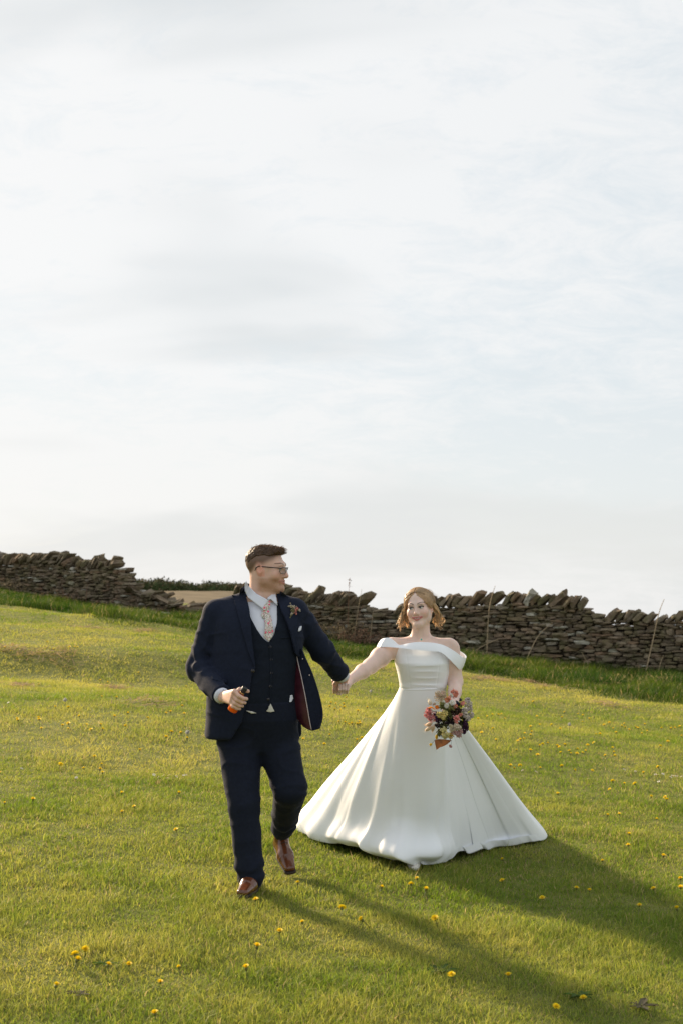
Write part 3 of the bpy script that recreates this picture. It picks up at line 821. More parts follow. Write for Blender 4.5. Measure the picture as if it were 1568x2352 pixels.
def eye(name, W, side, sc, root, look=(0, -1, 0), iris=(0.10, 0.13, 0.12), female=False, M=None):
    """eyeball with white, iris and pupil, and a lash line along the upper lid"""
    c = W((side * 0.031, -0.0775, 0.0015)); r = 0.0126 * sc
    u = np.linspace(0, np.pi, 15); w = np.linspace(0, 2 * np.pi, 24, endpoint=False)
    U, Wd = np.meshgrid(u, w, indexing='ij'); d = np.stack([np.sin(U) * np.cos(Wd), np.sin(U) * np.sin(Wd), np.cos(U)], -1).reshape(-1, 3)
    lk = M @ np3(look); lk /= np.linalg.norm(lk); a = np.degrees(np.arccos(np.clip(d @ lk, -1, 1)))
    col = np.where(a[:, None] < 13, (0.008, 0.008, 0.008), np.where(a[:, None] < 31, iris, (0.62, 0.58, 0.55)))
    obj(name, mesh_np(name, c + d * r - np.array(root.location), quads=grid_quads(24, 15, True), col=col, smooth_shade=True), M_EYE, root)
M_EYE = mat_plain('eye', (1, 1, 1), 0.12, 0.5, vcol=True)

def mouth(W, root, lip, open_, w, smile, sc):
    """lips as a shaped rim, with the upper teeth behind them"""
    t = np.linspace(-1, 1, 25); up = 0.0065 * smile * np.abs(t) ** 1.6; yb = -0.1030 + 0.0175 * t * t; e = (1 - t * t)
    cup = 0.0012 * np.exp(-(t / 0.10) ** 2)
    zu, ziu, zil, zl = -0.0550 - cup - 0.0065 * np.abs(t) ** 1.5, -0.0610 - 0.0016 * t * t, -0.0612 - open_ * e ** 0.8 - 0.0016 * t * t, -0.0640 - (0.0080 + open_) * e ** 0.7
    rows = [(zu, 0.0012, 0), (zu * 0.55 + ziu * 0.45, -0.0016, 0), (ziu, 0.0002, 0), (ziu + 0.0006, 0.0030, 0)]
    rows2 = [(zil - 0.0006, 0.0030, 0), (zil, 0.0002, 0), (zil * 0.5 + zl * 0.5, -0.0020, 0), (zl, 0.0014, 0)]
    def build(name, rws, cols):
        V = np.concatenate([np.array([W((x, y + dy, z + u_)) for x, y, z, u_ in zip(t * w, yb, zz_, up)]) for zz_, dy, _ in rws]); c = np.repeat(np.array(cols, float), 25, axis=0)
        obj(name, mesh_np(name, V - np.array(root.location), quads=grid_quads(25, len(rws)), col=c, smooth_shade=True), M_LIP, root)
    l = np.array(lip); build('upper_lip', rows, [l * 1.1, l, l * 0.8, l * 0.3]); build('lower_lip', rows2, [l * 0.3, l * 0.85, l, l * 1.2])
    if open_ > 0.002:
        k = slice(3, 22); tt = t[k]
        V = np.concatenate([np.array([W((x, y + 0.0032, z + u_)) for x, y, z, u_ in zip(tt * w, yb[k], zz_[k], up[k])]) for zz_ in (ziu + 0.001, ziu * 0.25 + zil * 0.75)])
        obj('teeth', mesh_np('teeth', V - np.array(root.location), quads=grid_quads(19, 2), col=np.full((38, 3), (0.80, 0.75, 0.68)), smooth_shade=True), M_EYE, root)
M_LIP = mat_plain('lips', (1, 1, 1), 0.4, 0.4, vcol=True)

def seg_dist(V, a, b):
    a = np3(a); b = np3(b); ba = b - a; t = np.clip((V - a) @ ba / (ba @ ba), 0, 1)
    return np.linalg.norm(V - a - t[:, None] * ba, axis=1)

def face_colour(V, W, M, o, sc, base, lip, female, beard=None, brow=(0.10, 0.06, 0.04), smile=0.5):
    """skin with lips, brows, blush and, for him, a short beard"""
    L = (V - o) @ M / sc
    c = np.broadcast_to(np.array(base), (len(V), 3)).copy()
    c *= (1 + 0.05 * noise3(V * 45, 3) + 0.03 * noise3(V * 160, 4))[:, None]
    inhead = (np.abs(L[:, 0]) < 0.095) & (np.abs(L[:, 1]) < 0.15) & (L[:, 2] > -0.125) & (L[:, 2] < 0.14)
    def blend(w, col):
        w = np.clip(w, 0, 1)[:, None] * inhead[:, None]; c[:] = c * (1 - w) + np.array(col) * w
    red = np.array(base) * np.array([1.08, 0.74, 0.68])
    for s in (-1, 1):
        blend(0.55 * np.exp(-np.sum(((L - np3((s * 0.045, -0.072, -0.032))) / 0.026) ** 2, 1)), red)
        blend(0.7 * smooth(0.070, 0.080, s * L[:, 0]) * (np.abs(L[:, 1] - 0.012) < 0.03) * (np.abs(L[:, 2]) < 0.04), red)
    blend(0.45 * np.exp(-np.sum(((L - np3((0, -0.116, -0.033))) / 0.016) ** 2, 1)), red)
    up = 0.006 * smile; w = 0.027 if female else 0.025; lips = np.full(len(V), 9.0)
    for s in (-1, 1):
        lips = np.minimum(lips, seg_dist(L, (0, -0.0985, -0.0580), (s * w, -0.0830, -0.062 + up)) - 0.0056)
        lips = np.minimum(lips, seg_dist(L, (0, -0.0965, -0.0715), (s * w, -0.0830, -0.063 + up)) - 0.0066)
    if beard is not None:
        bw = smooth(-0.036, -0.056, L[:, 2] + 0.20 * np.maximum(L[:, 1] + 0.02, -0.05) * 0) * smooth(0.045, -0.005, L[:, 1]) * smooth(-0.128, -0.112, L[:, 2])
        chk = np.exp(-np.sum((L[:, [0, 2]] / np.array([0.9, 1])) ** 2 * 0, 1))
        bare = np.maximum(np.exp(-((np.abs(L[:, 0]) - 0.034) / 0.014) ** 2 - ((L[:, 2] + 0.045) / 0.016) ** 2), 0)
        side = smooth(-0.005, -0.03, L[:, 2]) * smooth(0.020, -0.002, L[:, 1]) * smooth(-0.045, -0.02, L[:, 1])
        bw = np.maximum(bw * (1 - bare * 0.8), 0.35 * side) * (0.85 + 0.25 * noise3(V * 420, 8))
        blend(bw * 0.72, beard)
    blend(smooth(0.0030, -0.0004, lips), lip)
    for s in (-1, 1):
        t = np.clip((s * L[:, 0] - 0.012) / 0.042, 0, 1); zc = 0.024 + 0.010 * np.sin(np.pi * np.minimum(t * 0.82, 1))
        d = np.abs(L[:, 2] - zc) / ((0.0042 if female else 0.0058) * (1.05 - 0.6 * t)); m = (s * L[:, 0] > 0.012) & (s * L[:, 0] < 0.054) & (L[:, 1] < -0.04)
        blend(smooth(1.25, 0.6, d) * m * 0.78, brow)
        if female:   # eye make-up along the lids
            ld = np.minimum(seg_dist(L, (s * 0.018, -0.086, 0.0065), (s * 0.031, -0.091, 0.0095)), seg_dist(L, (s * 0.031, -0.091, 0.0095), (s * 0.048, -0.081, 0.006)))
            blend(smooth(0.0062, 0.0030, ld), (0.035, 0.022, 0.018))
            blend(0.45 * np.exp(-np.sum(((L - np3((s * 0.034, -0.088, 0.014))) / 0.010) ** 2, 1)), (0.20, 0.11, 0.085))
        else:
            ld = seg_dist(L, (s * 0.019, -0.087, 0.0065), (s * 0.045, -0.084, 0.006)); blend(0.7 * smooth(0.005, 0.002, ld), (0.10, 0.055, 0.04))
    return np.clip(c, 0.002, 1)

def strands(name, roots, dirs, lengths, width, cols, mat, root, segs=4, curl=0.0, gravity=0.3, seed=0, droop_dir=None):
    """ribbons of hair: one mesh"""
    n = len(roots); r = np.random.default_rng(seed)
    p = roots.copy(); d = dirs / (np.linalg.norm(dirs, axis=1)[:, None] + 1e-9); ph = r.uniform(0, 6.28, n)
    side = np.cross(d, r.normal(0, 1, (n, 3))); side /= np.linalg.norm(side, axis=1)[:, None] + 1e-9
    rows = []
    for s in range(segs + 1):
        t = s / segs; w = (width * (1 - 0.75 * t))[:, None] if np.ndim(width) else width * (1 - 0.75 * t)
        rows += [p - side * w, p + side * w]
        st = (lengths / segs)[:, None]
        dd = d + np.array([0, 0, -gravity * t]) + curl * np.stack([np.sin(ph + t * 9), np.cos(ph * 1.3 + t * 8), 0.3 * np.sin(ph + t * 7)], -1)
        dd /= np.linalg.norm(dd, axis=1)[:, None]; p = p + dd * st
    k = len(rows); v = np.stack(rows, 1).reshape(-1, 3); b = (np.arange(n) * k)[:, None]
    q = np.concatenate([b + np.array([2*s, 2*s+1, 2*s+3, 2*s+2]) for s in range(segs)])
    return obj(name, mesh_np(name, v - np.array(root.location), quads=q, col=np.repeat(cols, k, axis=0), smooth_shade=True), mat, root)
# ------------------------------------------------------------------ the groom
M_SKIN = mat_plain('skin', (1, 1, 1), 0.48, 0.35, vcol=True, bump=0.03, bscale=700, sss=0.12)
def mat_wool(name, col, var=0.12):
    m = mat_plain(name, col, 0.85, 0.15, bump=0.16, bscale=900, var=var, vscale=60, sheen=0.06)
    m.node_tree.nodes['Principled BSDF'].inputs['Sheen Tint'].default_value = (0.55, 0.55, 0.8, 1)
    return m
M_NAVY = mat_wool('navy_wool', (0.0120, 0.0165, 0.0330)); M_NAVY2 = mat_wool('navy_trousers', (0.0105, 0.0140, 0.0265)); M_VEST = mat_wool('navy_waistcoat', (0.0092, 0.0130, 0.0225))
M_SHIRT = mat_plain('white_shirt', (0.74, 0.76, 0.86), 0.75, 0.2, bump=0.05, bscale=600, var=0.03)
M_LINING = mat_plain('plum_lining', (0.055, 0.012, 0.022), 0.32, 0.5, bump=0.2, bscale=30, var=0.3)
M_PIPING = mat_plain('pale_piping', (0.62, 0.52, 0.52), 0.6)
M_SHOE = mat_plain('brown_leather', (0.125, 0.038, 0.015), 0.24, 0.5, bump=0.05, bscale=120, var=0.2, vscale=30, coat=0.4)
M_SOLE = mat_plain('shoe_sole', (0.03, 0.018, 0.012), 0.7)
M_BUTTON = mat_plain('horn_button', (0.05, 0.045, 0.05), 0.3)
M_HAIRB = mat_plain('brown_hair', (1, 1, 1), 0.5, 0.4, vcol=True, trans=0.25)
M_FRAME = mat_plain('black_frame', (0.012, 0.010, 0.010), 0.25, 0.5)
def mat_glass():
    m, nt, p = mat_new('spectacle_lens'); N = nt.nodes; L = nt.links
    t = N.new('ShaderNodeBsdfTransparent'); t.inputs[0].default_value = (0.93, 0.95, 0.95, 1); g = N.new('ShaderNodeBsdfGlossy'); g.inputs['Roughness'].default_value = 0.03
    f = N.new('ShaderNodeFresnel'); f.inputs[0].default_value = 1.5; mx = N.new('ShaderNodeMixShader')
    L.new(f.outputs[0], mx.inputs[0]); L.new(t.outputs[0], mx.inputs[1]); L.new(g.outputs[0], mx.inputs[2]); L.new(mx.outputs[0], N['Material Output'].inputs['Surface'])
    return m
M_LENS = mat_glass()

def mat_floral():
    m, nt, p = mat_new('floral_tie'); N = nt.nodes; L = nt.links
    tc = N.new('ShaderNodeTexCoord'); p.inputs['Roughness'].default_value = 0.75
    last = None
    def layer(prev, scale, thr, col, seed):
        v = N.new('ShaderNodeTexVoronoi'); v.inputs['Scale'].default_value = scale
        mp = N.new('ShaderNodeMapping'); mp.inputs['Location'].default_value = (seed, seed * 2.3, seed * 0.7); L.new(tc.outputs['Object'], mp.inputs[0]); L.new(mp.outputs[0], v.inputs['Vector'])
        r = N.new('ShaderNodeMath'); r.operation = 'LESS_THAN'; r.inputs[1].default_value = thr; L.new(v.outputs['Distance'], r.inputs[0])
        mx = N.new('ShaderNodeMix'); mx.data_type = 'RGBA'; L.new(r.outputs[0], mx.inputs[0])
        if isinstance(prev, tuple): mx.inputs[6].default_value = (*prev, 1)
        else: L.new(prev, mx.inputs[6])
        mx.inputs[7].default_value = (*col, 1); return mx.outputs[2]
    c = layer((0.74, 0.70, 0.66), 190, 0.36, (0.22, 0.24, 0.26), 1.0)
    c = layer(c, 150, 0.34, (0.55, 0.26, 0.27), 3.1)
    c = layer(c, 130, 0.30, (0.24, 0.30, 0.16), 5.7)
    c = layer(c, 52, 0.30, (0.80, 0.13, 0.22), 8.2)
    L.new(c, p.inputs['Base Color']); return m
M_TIE = mat_floral()

GY = 7.42
GROOM = empty('person', on_ground(575, 2050))
tag(GROOM, 'bearded man with glasses in navy three-piece suit walking while holding an orange bottle', 'person')

def finger(S, pts, r0, r1, k=0.004):
    S.chain(pts, np.linspace(r0, r1, len(pts)), k)

def crease(amp, sc, seed, pw=5):
    sc = np.array(sc, float)
    return lambda P: -amp * (1 - np.abs(noise3(P * sc + 0.15 * seed, seed))) ** pw

def build_groom():
    root = GROOM
    W, M, o = head_frame(P3(613, 1306, GY), R(74), R(4), R(-2))
    neck = P3(600, 1376, GY + 0.01)
    SL, EL, WLr = P3(497, 1408, GY), P3(455, 1536, 7.42), P3(512, 1600, 7.16)
    SR, ER, WRr = P3(676, 1404, GY + 0.02), P3(742, 1497, 7.55), P3(788, 1555, 7.72)
    # bottle axis: the right hand closes on it
    B0, B1 = P3(533, 1633, 7.055), P3(567, 1573, 7.015)
    A = (B1 - B0) / np.linalg.norm(B1 - B0); C = np.array([0, -1.0, 0]); C = C - A * (C @ A); C /= np.linalg.norm(C); Rt = np.cross(A, C) * -1
    if Rt[0] < 0: Rt = -Rt
    Lb = np.linalg.norm(B1 - B0); rB = 0.0255
    ax = lambda t, r=0, f=0: B0 + A * Lb * t + Rt * r + C * f
    # ---------------- body: one continuous skin
    S = Sdf()
    add_head(S, W, M, 1.0, False, 0.5)
    S.cap(W((0, 0.028, -0.055)), neck, 0.058, 0.064, 0.03)
    S.cap(W((0, -0.045, -0.095)), neck + np.array([0.02, -0.02, 0.03]), 0.030, 0.050, 0.03)       # soft under the chin
    zz = lambda v: CAM_Z - (v - V0) / F * GY
    xx = lambda u: (u - CX) / F * GY
    rows = lambda d: [(zz(v), xx((a + b) / 2), GY + yo, (b - a) / 2 / F * GY - d, ry - d) for v, a, b, ry, yo in
        ((1384, 515, 672, 0.085, 0.01), (1402, 492, 688, 0.118, 0.01), (1440, 488, 696, 0.148, 0.0), (1490, 489, 696, 0.166, 0.0), (1550, 487, 690, 0.176, 0.0), (1605, 481, 688, 0.175, 0.0), (1650, 476, 692, 0.168, 0.0), (1692, 472, 694, 0.165, 0.0))]
    S.loft([w for w in rows(0.035) if w[0] > zz(1640)], 0.05)
    for a, b, ra, rb in ((SL, EL, 0.050, 0.040), (EL, WLr, 0.042, 0.027), (SR, ER, 0.050, 0.040), (ER, WRr, 0.042, 0.027), (neck, SL, 0.05, 0.045), (neck, SR, 0.05, 0.045)): S.cap(a, b, ra, rb, 0.03)
    HL, HR, KL, KR, AL, AR = P3(556, 1672, GY), P3(640, 1672, GY + 0.03), P3(561, 1850, 7.30), P3(666, 1812, 7.36), P3(575, 2012, 7.26), P3(648, 1915, 7.80)
    # right hand round the bottle: metacarpals, four fingers, thumb
    ts = (0.66, 0.52, 0.385, 0.265)
    wr = WLr + (ax(0.42, -0.05, 0.02) - WLr) * 0.15
    for i, t in enumerate(ts):
        kn = ax(t + 0.02, -0.034 + 0.004 * i, 0.030 - 0.004 * i)
        S.cap(wr + A * (0.012 - 0.008 * i), kn, 0.017, 0.0128, 0.012)
        f = rB + 0.009; ln = (1.0, 1.06, 1.0, 0.86)[i]
        finger(S, [kn, ax(t - 0.02, -0.006, f + 0.006), ax(t - 0.05, 0.020 * ln, f - 0.010), ax(t - 0.06, 0.034 * ln, 0.002)], 0.0118 - 0.0006 * i, 0.0088 - 0.0005 * i, 0.003)
    finger(S, [wr + A * 0.01 - C * 0.012, ax(0.50, -0.032, -0.014), ax(0.70, -0.018, -0.022), ax(0.80, 0.020, -0.016)], 0.0155, 0.0095, 0.006)
    # left hand, hanging from the cuff, closing on her fingers
    hb = P3(781, 1573, 7.755); dirn = (hb - WRr) / np.linalg.norm(hb - WRr)
    pin = np.array([1.0, 0.15, -0.15]); pin = pin - dirn * (pin @ dirn); pin /= np.linalg.norm(pin)
    for i in range(4):
        kn = hb + pin * (i * 0.0175 - 0.028); S.cap(WRr + pin * (i * 0.008 - 0.012), kn, 0.017, 0.0125, 0.012)
        dn = np.array([-0.12, 0.05, -1.0]); ln = (0.92, 1.0, 0.96, 0.8)[i]
        cur = 0.012 + 0.010 * i
        finger(S, [kn, kn + dn * 0.036 * ln + np.array([0, cur * 0.4, 0]), kn + dn * 0.050 * ln + np.array([0.002, cur + 0.016, 0]), kn + dn * 0.044 * ln + np.array([0.004, cur + 0.036, 0.008])], 0.0112 - 0.0005 * i, 0.0085, 0.003)
    finger(S, [WRr + dirn * 0.02 - pin * 0.01 + np.array([0, 0.012, 0]), hb - pin * 0.035 + np.array([0, 0.022, 0.012]), hb - pin * 0.022 + np.array([0.004, 0.045, -0.022])], 0.0145, 0.0098, 0.006)
    skin = (0.70, 0.455, 0.36)
    def col(V):
        c = face_colour(V, W, M, o, 1.0, skin, (0.50, 0.22, 0.18), False, beard=(0.36, 0.175, 0.095), brow=(0.13, 0.065, 0.035))
        L = (V - o) @ M       # cropped hair at sides and back of the skull
        hz = 0.014 + 0.55 * np.maximum(L[:, 1] * -1, 0) - 1.25 * np.maximum(L[:, 1] - 0.03, 0)
        w = smooth(-0.012, 0.030, L[:, 2] - hz) * smooth(-0.072, -0.050, L[:, 1]) * (np.linalg.norm(L, axis=1) < 0.16)
        w = np.clip(w, 0, 1)[:, None] * 0.85; c = c * (1 - w) + np.array((0.085, 0.046, 0.028)) * w
        red = np.maximum(np.exp(-np.sum(((V - ax(0.60, -0.036, 0.04)) / 0.009) ** 2, 1)), np.exp(-np.sum(((V - ax(0.44, -0.034, 0.04)) / 0.008) ** 2, 1)))[:, None]
        return c * (1 - 0.35 * red) + np.array((0.45, 0.14, 0.10)) * 0.35 * red
    sdf_obj('body', S, 0.0026, M_SKIN, root, col, relax=0)
    for s in (-1, 1): eye('eye', W, s, 1.0, root, (0.05, -1, 0.02), M=M)
    mouth(W, root, (0.55, 0.24, 0.20), 0.0025, 0.025, 0.6, 1.0)
    # ---------------- hair: a close textured cap and short strands
    H = Sdf(); e = Matrix(M.tolist()).to_euler(); rot = (e.x, e.y, e.z)
    H.ell(W((0, 0.020, 0.046)), (0.0775, 0.0985, 0.0755), 0.01, 'u', rot)
    H.ell(W((0, -0.036, 0.090)), (0.056, 0.045, 0.025), 0.025, 'u', rot)
    H.cap(W((-0.03, -0.066, 0.094)), W((0.03, -0.066, 0.094)), 0.015, None, 0.02)
    def cut(P):     # hairline rising from nape over the ears to the brow
        L = (P - o) @ M
        line = 0.066 - 0.10 * np.clip(-L[..., 1], -0.2, 0.06) * -0.1 - 0.9 * np.maximum(L[..., 1] - 0.035, 0) + 0.25 * np.maximum(-L[..., 1] - 0.03, 0)
        return L[..., 2] - line
    H.op(lambda P: cut(P), W((0, 0, 0.04)), 0.2, 0.008, 's')
    H.op(lambda P: 0.0022 * noise3(P * 95, 5) + 0.0018 * noise3(P * 210, 6), W((0, 0, 0.04)), 0.2, 0, 'd')
    hc = lambda V: np.array((0.085, 0.047, 0.027)) * (1 + 0.35 * noise3(V * 120, 9))[:, None]
    ho, hv, hq = sdf_obj('hair', H, 0.003, M_HAIRB, root, hc)
    r = np.random.default_rng(5); k = r.choice(len(hv), 2600); L = (hv[k] - o) @ M
    topw = smooth(0.06, 0.10, L[:, 2]); k = k[r.random(len(k)) < 0.25 + 0.75 * topw]; L = (hv[k] - o) @ M
    nrm = L / np.linalg.norm(L, axis=1)[:, None]; d = nrm * 0.30 + np.array([0.30, -1.0, 0.06]) + r.normal(0, 0.28, L.shape)
    strands('hair_strands', hv[k], d @ M.T, r.uniform(0.006, 0.015, len(k)) * (0.5 + smooth(0.05, 0.10, L[:, 2])), 0.0011, np.array((0.11, 0.060, 0.032)) * r.uniform(0.6, 1.6, (len(k), 1)), M_HAIRB, root, 4, 0.35, 0.25, 5)
    # ---------------- shirt, waistcoat
    S = Sdf(); S.loft([w for w in rows(0.026) if w[0] > zz(1640)], 0.03); S.cap(neck + np.array([0, 0.01, -0.05]), neck + np.array([0, 0.01, 0.005]), 0.074, 0.071, 0.03)
    S.cap(neck + np.array([0, 0, -0.04]), SL + np.array([0.03, 0, 0]), 0.06, 0.05, 0.03); S.cap(neck + np.array([0, 0, -0.04]), SR + np.array([-0.03, 0, 0]), 0.06, 0.05, 0.03)
    def zcut(P): return P[..., 2] - zz(1360)
    S.op(lambda P: -zcut(P), neck, 0.3, 0.004, 's')
    _, sv, sq = sdf_obj('shirt', S, 0.005, M_SHIRT, root)
    S = Sdf(); S.loft([w for w in rows(0.016) if w[0] > zz(1655)], 0.03)
    for s_ in (SL, SR): S.cap(neck + np.array([0, 0.02, -0.05]), s_ * 0.8 + neck * 0.2 + np.array([0, 0.01, -0.01]), 0.062, 0.055, 0.03)
    vl = curve2([(556, 1340), (563, 1367), (573, 1409), (590, 1444), (606, 1466), (618, 1475)], 8, False); vr = curve2([(640, 1340), (636, 1372), (637, 1412), (636, 1436), (629, 1460), (618, 1475)], 8, False)
    def vneck(P):
        u = CX + F * P[..., 0] / P[..., 1]; v = V0 - F * (P[..., 2] - CAM_Z) / P[..., 1]
        l = np.interp(v, vl[:, 1], vl[:, 0]); r_ = np.interp(v, vr[:, 1], vr[:, 0])
        return np.maximum(np.maximum(np.maximum(l - u, u - r_) / 449, (v - 1475) / 449), P[..., 1] - GY)
    S.op(vneck, P3(610, 1420, GY - 0.1), 0.4, 0.004, 's')
    def vhem(P):    # pointed fronts
        u = CX + F * P[..., 0] / P[..., 1]; v = V0 - F * (P[..., 2] - CAM_Z) / P[..., 1]
        line = np.interp(u, [470, 560, 606, 622, 640, 700], [1615, 1632, 1645, 1616, 1643, 1612])
        return np.where(P[..., 1] < GY + 0.05, (line - v) / 449, (1620 - v) / 449)
    S.op(vhem, P3(600, 1650, GY), 0.5, 0.003, 's')
    S.op(crease(0.0035, (5, 5, 12), 96), P3(600, 1560, GY), 0.35, 0, 'd')
    S.op(lambda P: 0.002 * noise3(P * np.array([9, 9, 16.0]), 15) + 0.0015 * noise3(P * np.array([14, 14, 40.0]) , 16), P3(600, 1530, GY), 0.6, 0, 'd')
    vo, vv, vq = sdf_obj('waistcoat', S, 0.0042, M_VEST, root)
    # ---------------- jacket with sleeves
    S = Sdf(); S.loft(rows(0.0), 0.03)
    up = np.array([0, 0.012, 0.0])
    S.cap(neck + np.array([-0.035, 0.025, -0.030]), SL + np.array([0.0, 0.005, 0.0]), 0.082, 0.066, 0.03); S.cap(neck + np.array([0.035, 0.025, -0.030]), SR + np.array([0.0, 0.005, 0.0]), 0.082, 0.066, 0.03)
    S.cap(neck + np.array([0.0, 0.022, -0.10]), neck + np.array([-0.004, 0.018, 0.030]), 0.105, 0.088, 0.03)
    S.cap(SL, EL, 0.069, 0.058, 0.018); S.cap(EL, WLr * 0.93 + EL * 0.07, 0.059, 0.048, 0.02)
    S.cap(SR, ER, 0.069, 0.059, 0.018); S.cap(ER, WRr * 0.90 + ER * 0.10, 0.060, 0.049, 0.02)
    # opening down the front
    ol = np.array([(1330, 566), (1354, 563), (1403, 573), (1463, 578), (1533, 587), (1555, 579), (1580, 575), (1626, 565), (1656, 556), (1694, 534), (1740, 520)], float)
    orr = np.array([(1330, 632), (1370, 635), (1397, 644), (1438, 662), (1479, 673), (1500, 678), (1508, 690), (1515, 900), (1740, 900)], float)
    def opening(P):
        u = CX + F * P[..., 0] / P[..., 1]; v = V0 - F * (P[..., 2] - CAM_Z) / P[..., 1]
        return np.maximum(np.maximum(np.interp(v, ol[:, 0], ol[:, 1]) - u, u - np.interp(v, orr[:, 0], orr[:, 1])) / 449, P[..., 1] - (GY + np.interp(v, [1340, 1375, 1410], [-0.10, -0.02, 0.02])))
    Sop = (opening, P3(620, 1540, GY - 0.1), 0.7, 0.004, 's')
    # keep the sleeve of the left arm out of the cut: cut first, then add sleeves again
    body_ops = S.ops[:4]; sleeve_ops = S.ops[4:]
    S.ops = body_ops + [(Sop[0], np3(Sop[1]), Sop[2], Sop[3], 's')]
    S.op(lambda P: zz(1343) + 0.10 * (P[..., 1] - GY) - P[..., 2], neck + np.array([0, 0, 0.12]), 0.2, 0.004, 's')      # top edge of the collar
    S.op(lambda P: np.linalg.norm((P - (neck + np.array([0.005, 0.0, 0]))) * np.array([1, 1, 0]), axis=-1) - 0.077, neck + np.array([0, 0, 0.03]), 0.17, 0.006, 's')      # neck hole
    S.op(lambda P: 0.002 * noise3(P * np.array([7, 7, 10.0]), 25) + 0.0015 * noise3(P * np.array([15, 15, 28.0]), 26), P3(600, 1530, GY), 0.8, 0, 'd')
    S.ops += sleeve_ops
    # folds: creases running round the bent sleeves
    def folds(a, b, amp, n, ph, near):
        a = np3(a); b = np3(b); L_ = np.linalg.norm(b - a); d_ = (b - a) / L_
        def fn(P):
            q = P - a; t = q @ d_; rad = np.linalg.norm(q - t[..., None] * d_, axis=-1)
            w = np.exp(-((t / L_ - near) / 0.28) ** 2) * smooth(0.13, 0.085, rad) * smooth(0.0, 0.2, t / L_)
            ang = noise3(P * 11 + ph, 27); a2 = noise3(P * 6 + ph * 3, 29)
            return amp * w * (0.25 + 0.75 * np.clip(a2 + 0.4, 0, 1)) * np.sin(t / L_ * n * 0.8 + 5.0 * ang + 2 * ph)
        return fn, (a + b) / 2, L_ / 2 + 0.10
    for a, b, amp, n, ph, near in ((SL, EL, 0.0050, 26, 0.5, 0.85), (EL, WLr, 0.0045, 30, 1.0, 0.12), (SR, ER, 0.0045, 26, 0.0, 0.9), (ER, WRr, 0.0045, 26, 2.0, 0.25), (SR, ER, 0.0035, 34, 1.1, 0.25)):
        fn, c, rr = folds(a, b, amp, n, ph, near); S.op(fn, c, rr, 0, 'd')
    for a, b, sd in ((SL, EL, 91), (EL, WLr, 92), (SR, ER, 93), (ER, WRr, 94)): S.op(crease(0.0065, (9, 9, 15), sd), (a + b) / 2, np.linalg.norm(b - a) / 2 + 0.05, 0, 'd')
    S.op(crease(0.0045, (5, 5, 9), 95), P3(540, 1580, GY), 0.30, 0, 'd')
    # square the sleeve ends
    for wv, e_, off in ((WLr, EL, 0.018), (WRr, ER, 0.034)):
        d_ = (wv - e_) / np.linalg.norm(wv - e_); q0 = wv - d_ * off
        S.op((lambda q0, d_: (lambda P: -((P - q0) @ d_)))(q0, d_), q0 + d_ * 0.06, 0.075, 0.002, 's')
    jo, jv, jq = sdf_obj('jacket', S, 0.0045, M_NAVY, root)
    # shirt cuffs
    for wv, e_, rr in ((WLr, EL, 0.0405), (WRr, ER, 0.0385)):
        d_ = (wv - e_) / np.linalg.norm(wv - e_)
        v, q, t = tube([wv - d_ * 0.05, wv - d_ * 0.01, wv - d_ * 0.002, wv + d_ * 0.001, wv - d_ * 0.02, wv - d_ * 0.05], [rr, rr, rr - 0.001, rr - 0.004, rr - 0.005, rr - 0.006], 28, False)
        obj('shirt_cuff', mesh_np('shirt_cuff', v - np.array(root.location), quads=q, smooth_shade=True), M_SHIRT, root)
    # ---------------- trousers
    S = Sdf(); S.loft([w for w in rows(0.012) if zz(1660) < w[0] < zz(1590)] + [(zz(1688), xx(591), GY + 0.01, 0.205, 0.128), (zz(1722), xx(594), GY + 0.01, 0.14, 0.098)], 0.03)
    S.cap(P3(550, 1700, GY), KL, 0.114, 0.077, 0.035); S.cap(KL, P3(572, 1985, 7.27), 0.077, 0.067, 0.03); S.cap(P3(572, 1985, 7.27), P3(577, 2014, 7.265), 0.067, 0.066, 0.02)
    S.cap(P3(636, 1700, GY + 0.02), KR, 0.112, 0.082, 0.035); S.cap(KR, P3(650, 1902, 7.74), 0.080, 0.062, 0.03)
    for a, b, amp, n, ph, near in ((HL, KL, 0.004, 22, 0, 0.2), (HL, KL, 0.0045, 30, 2, 1.0), (KL, AL, 0.0045, 24, 0.6, 0.1), (KL, AL, 0.008, 26, 0, 0.88), (HR, KR, 0.004, 22, 1, 0.2), (HR, KR, 0.005, 26, 0, 0.95), (KR, AR, 0.006, 22, 0.4, 0.1), (KR, AR, 0.006, 26, 0.4, 0.8)):
        fn, c, rr = folds(a, b, amp, n, ph, near); S.op(fn, c, rr, 0, 'd')
    S.op(lambda P: 0.002 * noise3(P * np.array([9, 9, 7.0]), 28), P3(600, 1800, GY), 0.9, 0, 'd')
    for a, b, sd, am in ((HL, KL, 81, 0.006), (KL, AL, 82, 0.005), (HR, KR, 83, 0.006), (KR, AR, 84, 0.007)): S.op(crease(am, (6, 6, 11), sd), (a + b) / 2, np.linalg.norm(b - a) / 2 + 0.06, 0, 'd')
    S.op(crease(0.012, (7, 7, 18), 85, 4), P3(575, 1990, 7.26), 0.07, 0, 'd')
    S.op(lambda P: P[..., 2] - zz(2022) - 0.06 * (P[..., 1] - 7.2), P3(577, 2060, 7.27), 0.12, 0.002, 's')
    d_ = (AR - KR) / np.linalg.norm(AR - KR); q0 = P3(650, 1926, 7.74)
    S.op(lambda P: -((P - q0) @ (d_ * 0.5 + np.array([0, 0, -0.5]))) * 1.2, q0 + d_ * 0.07, 0.09, 0.002, 's')
    to, tv_, tq = sdf_obj('trousers', S, 0.005, M_NAVY2, root)
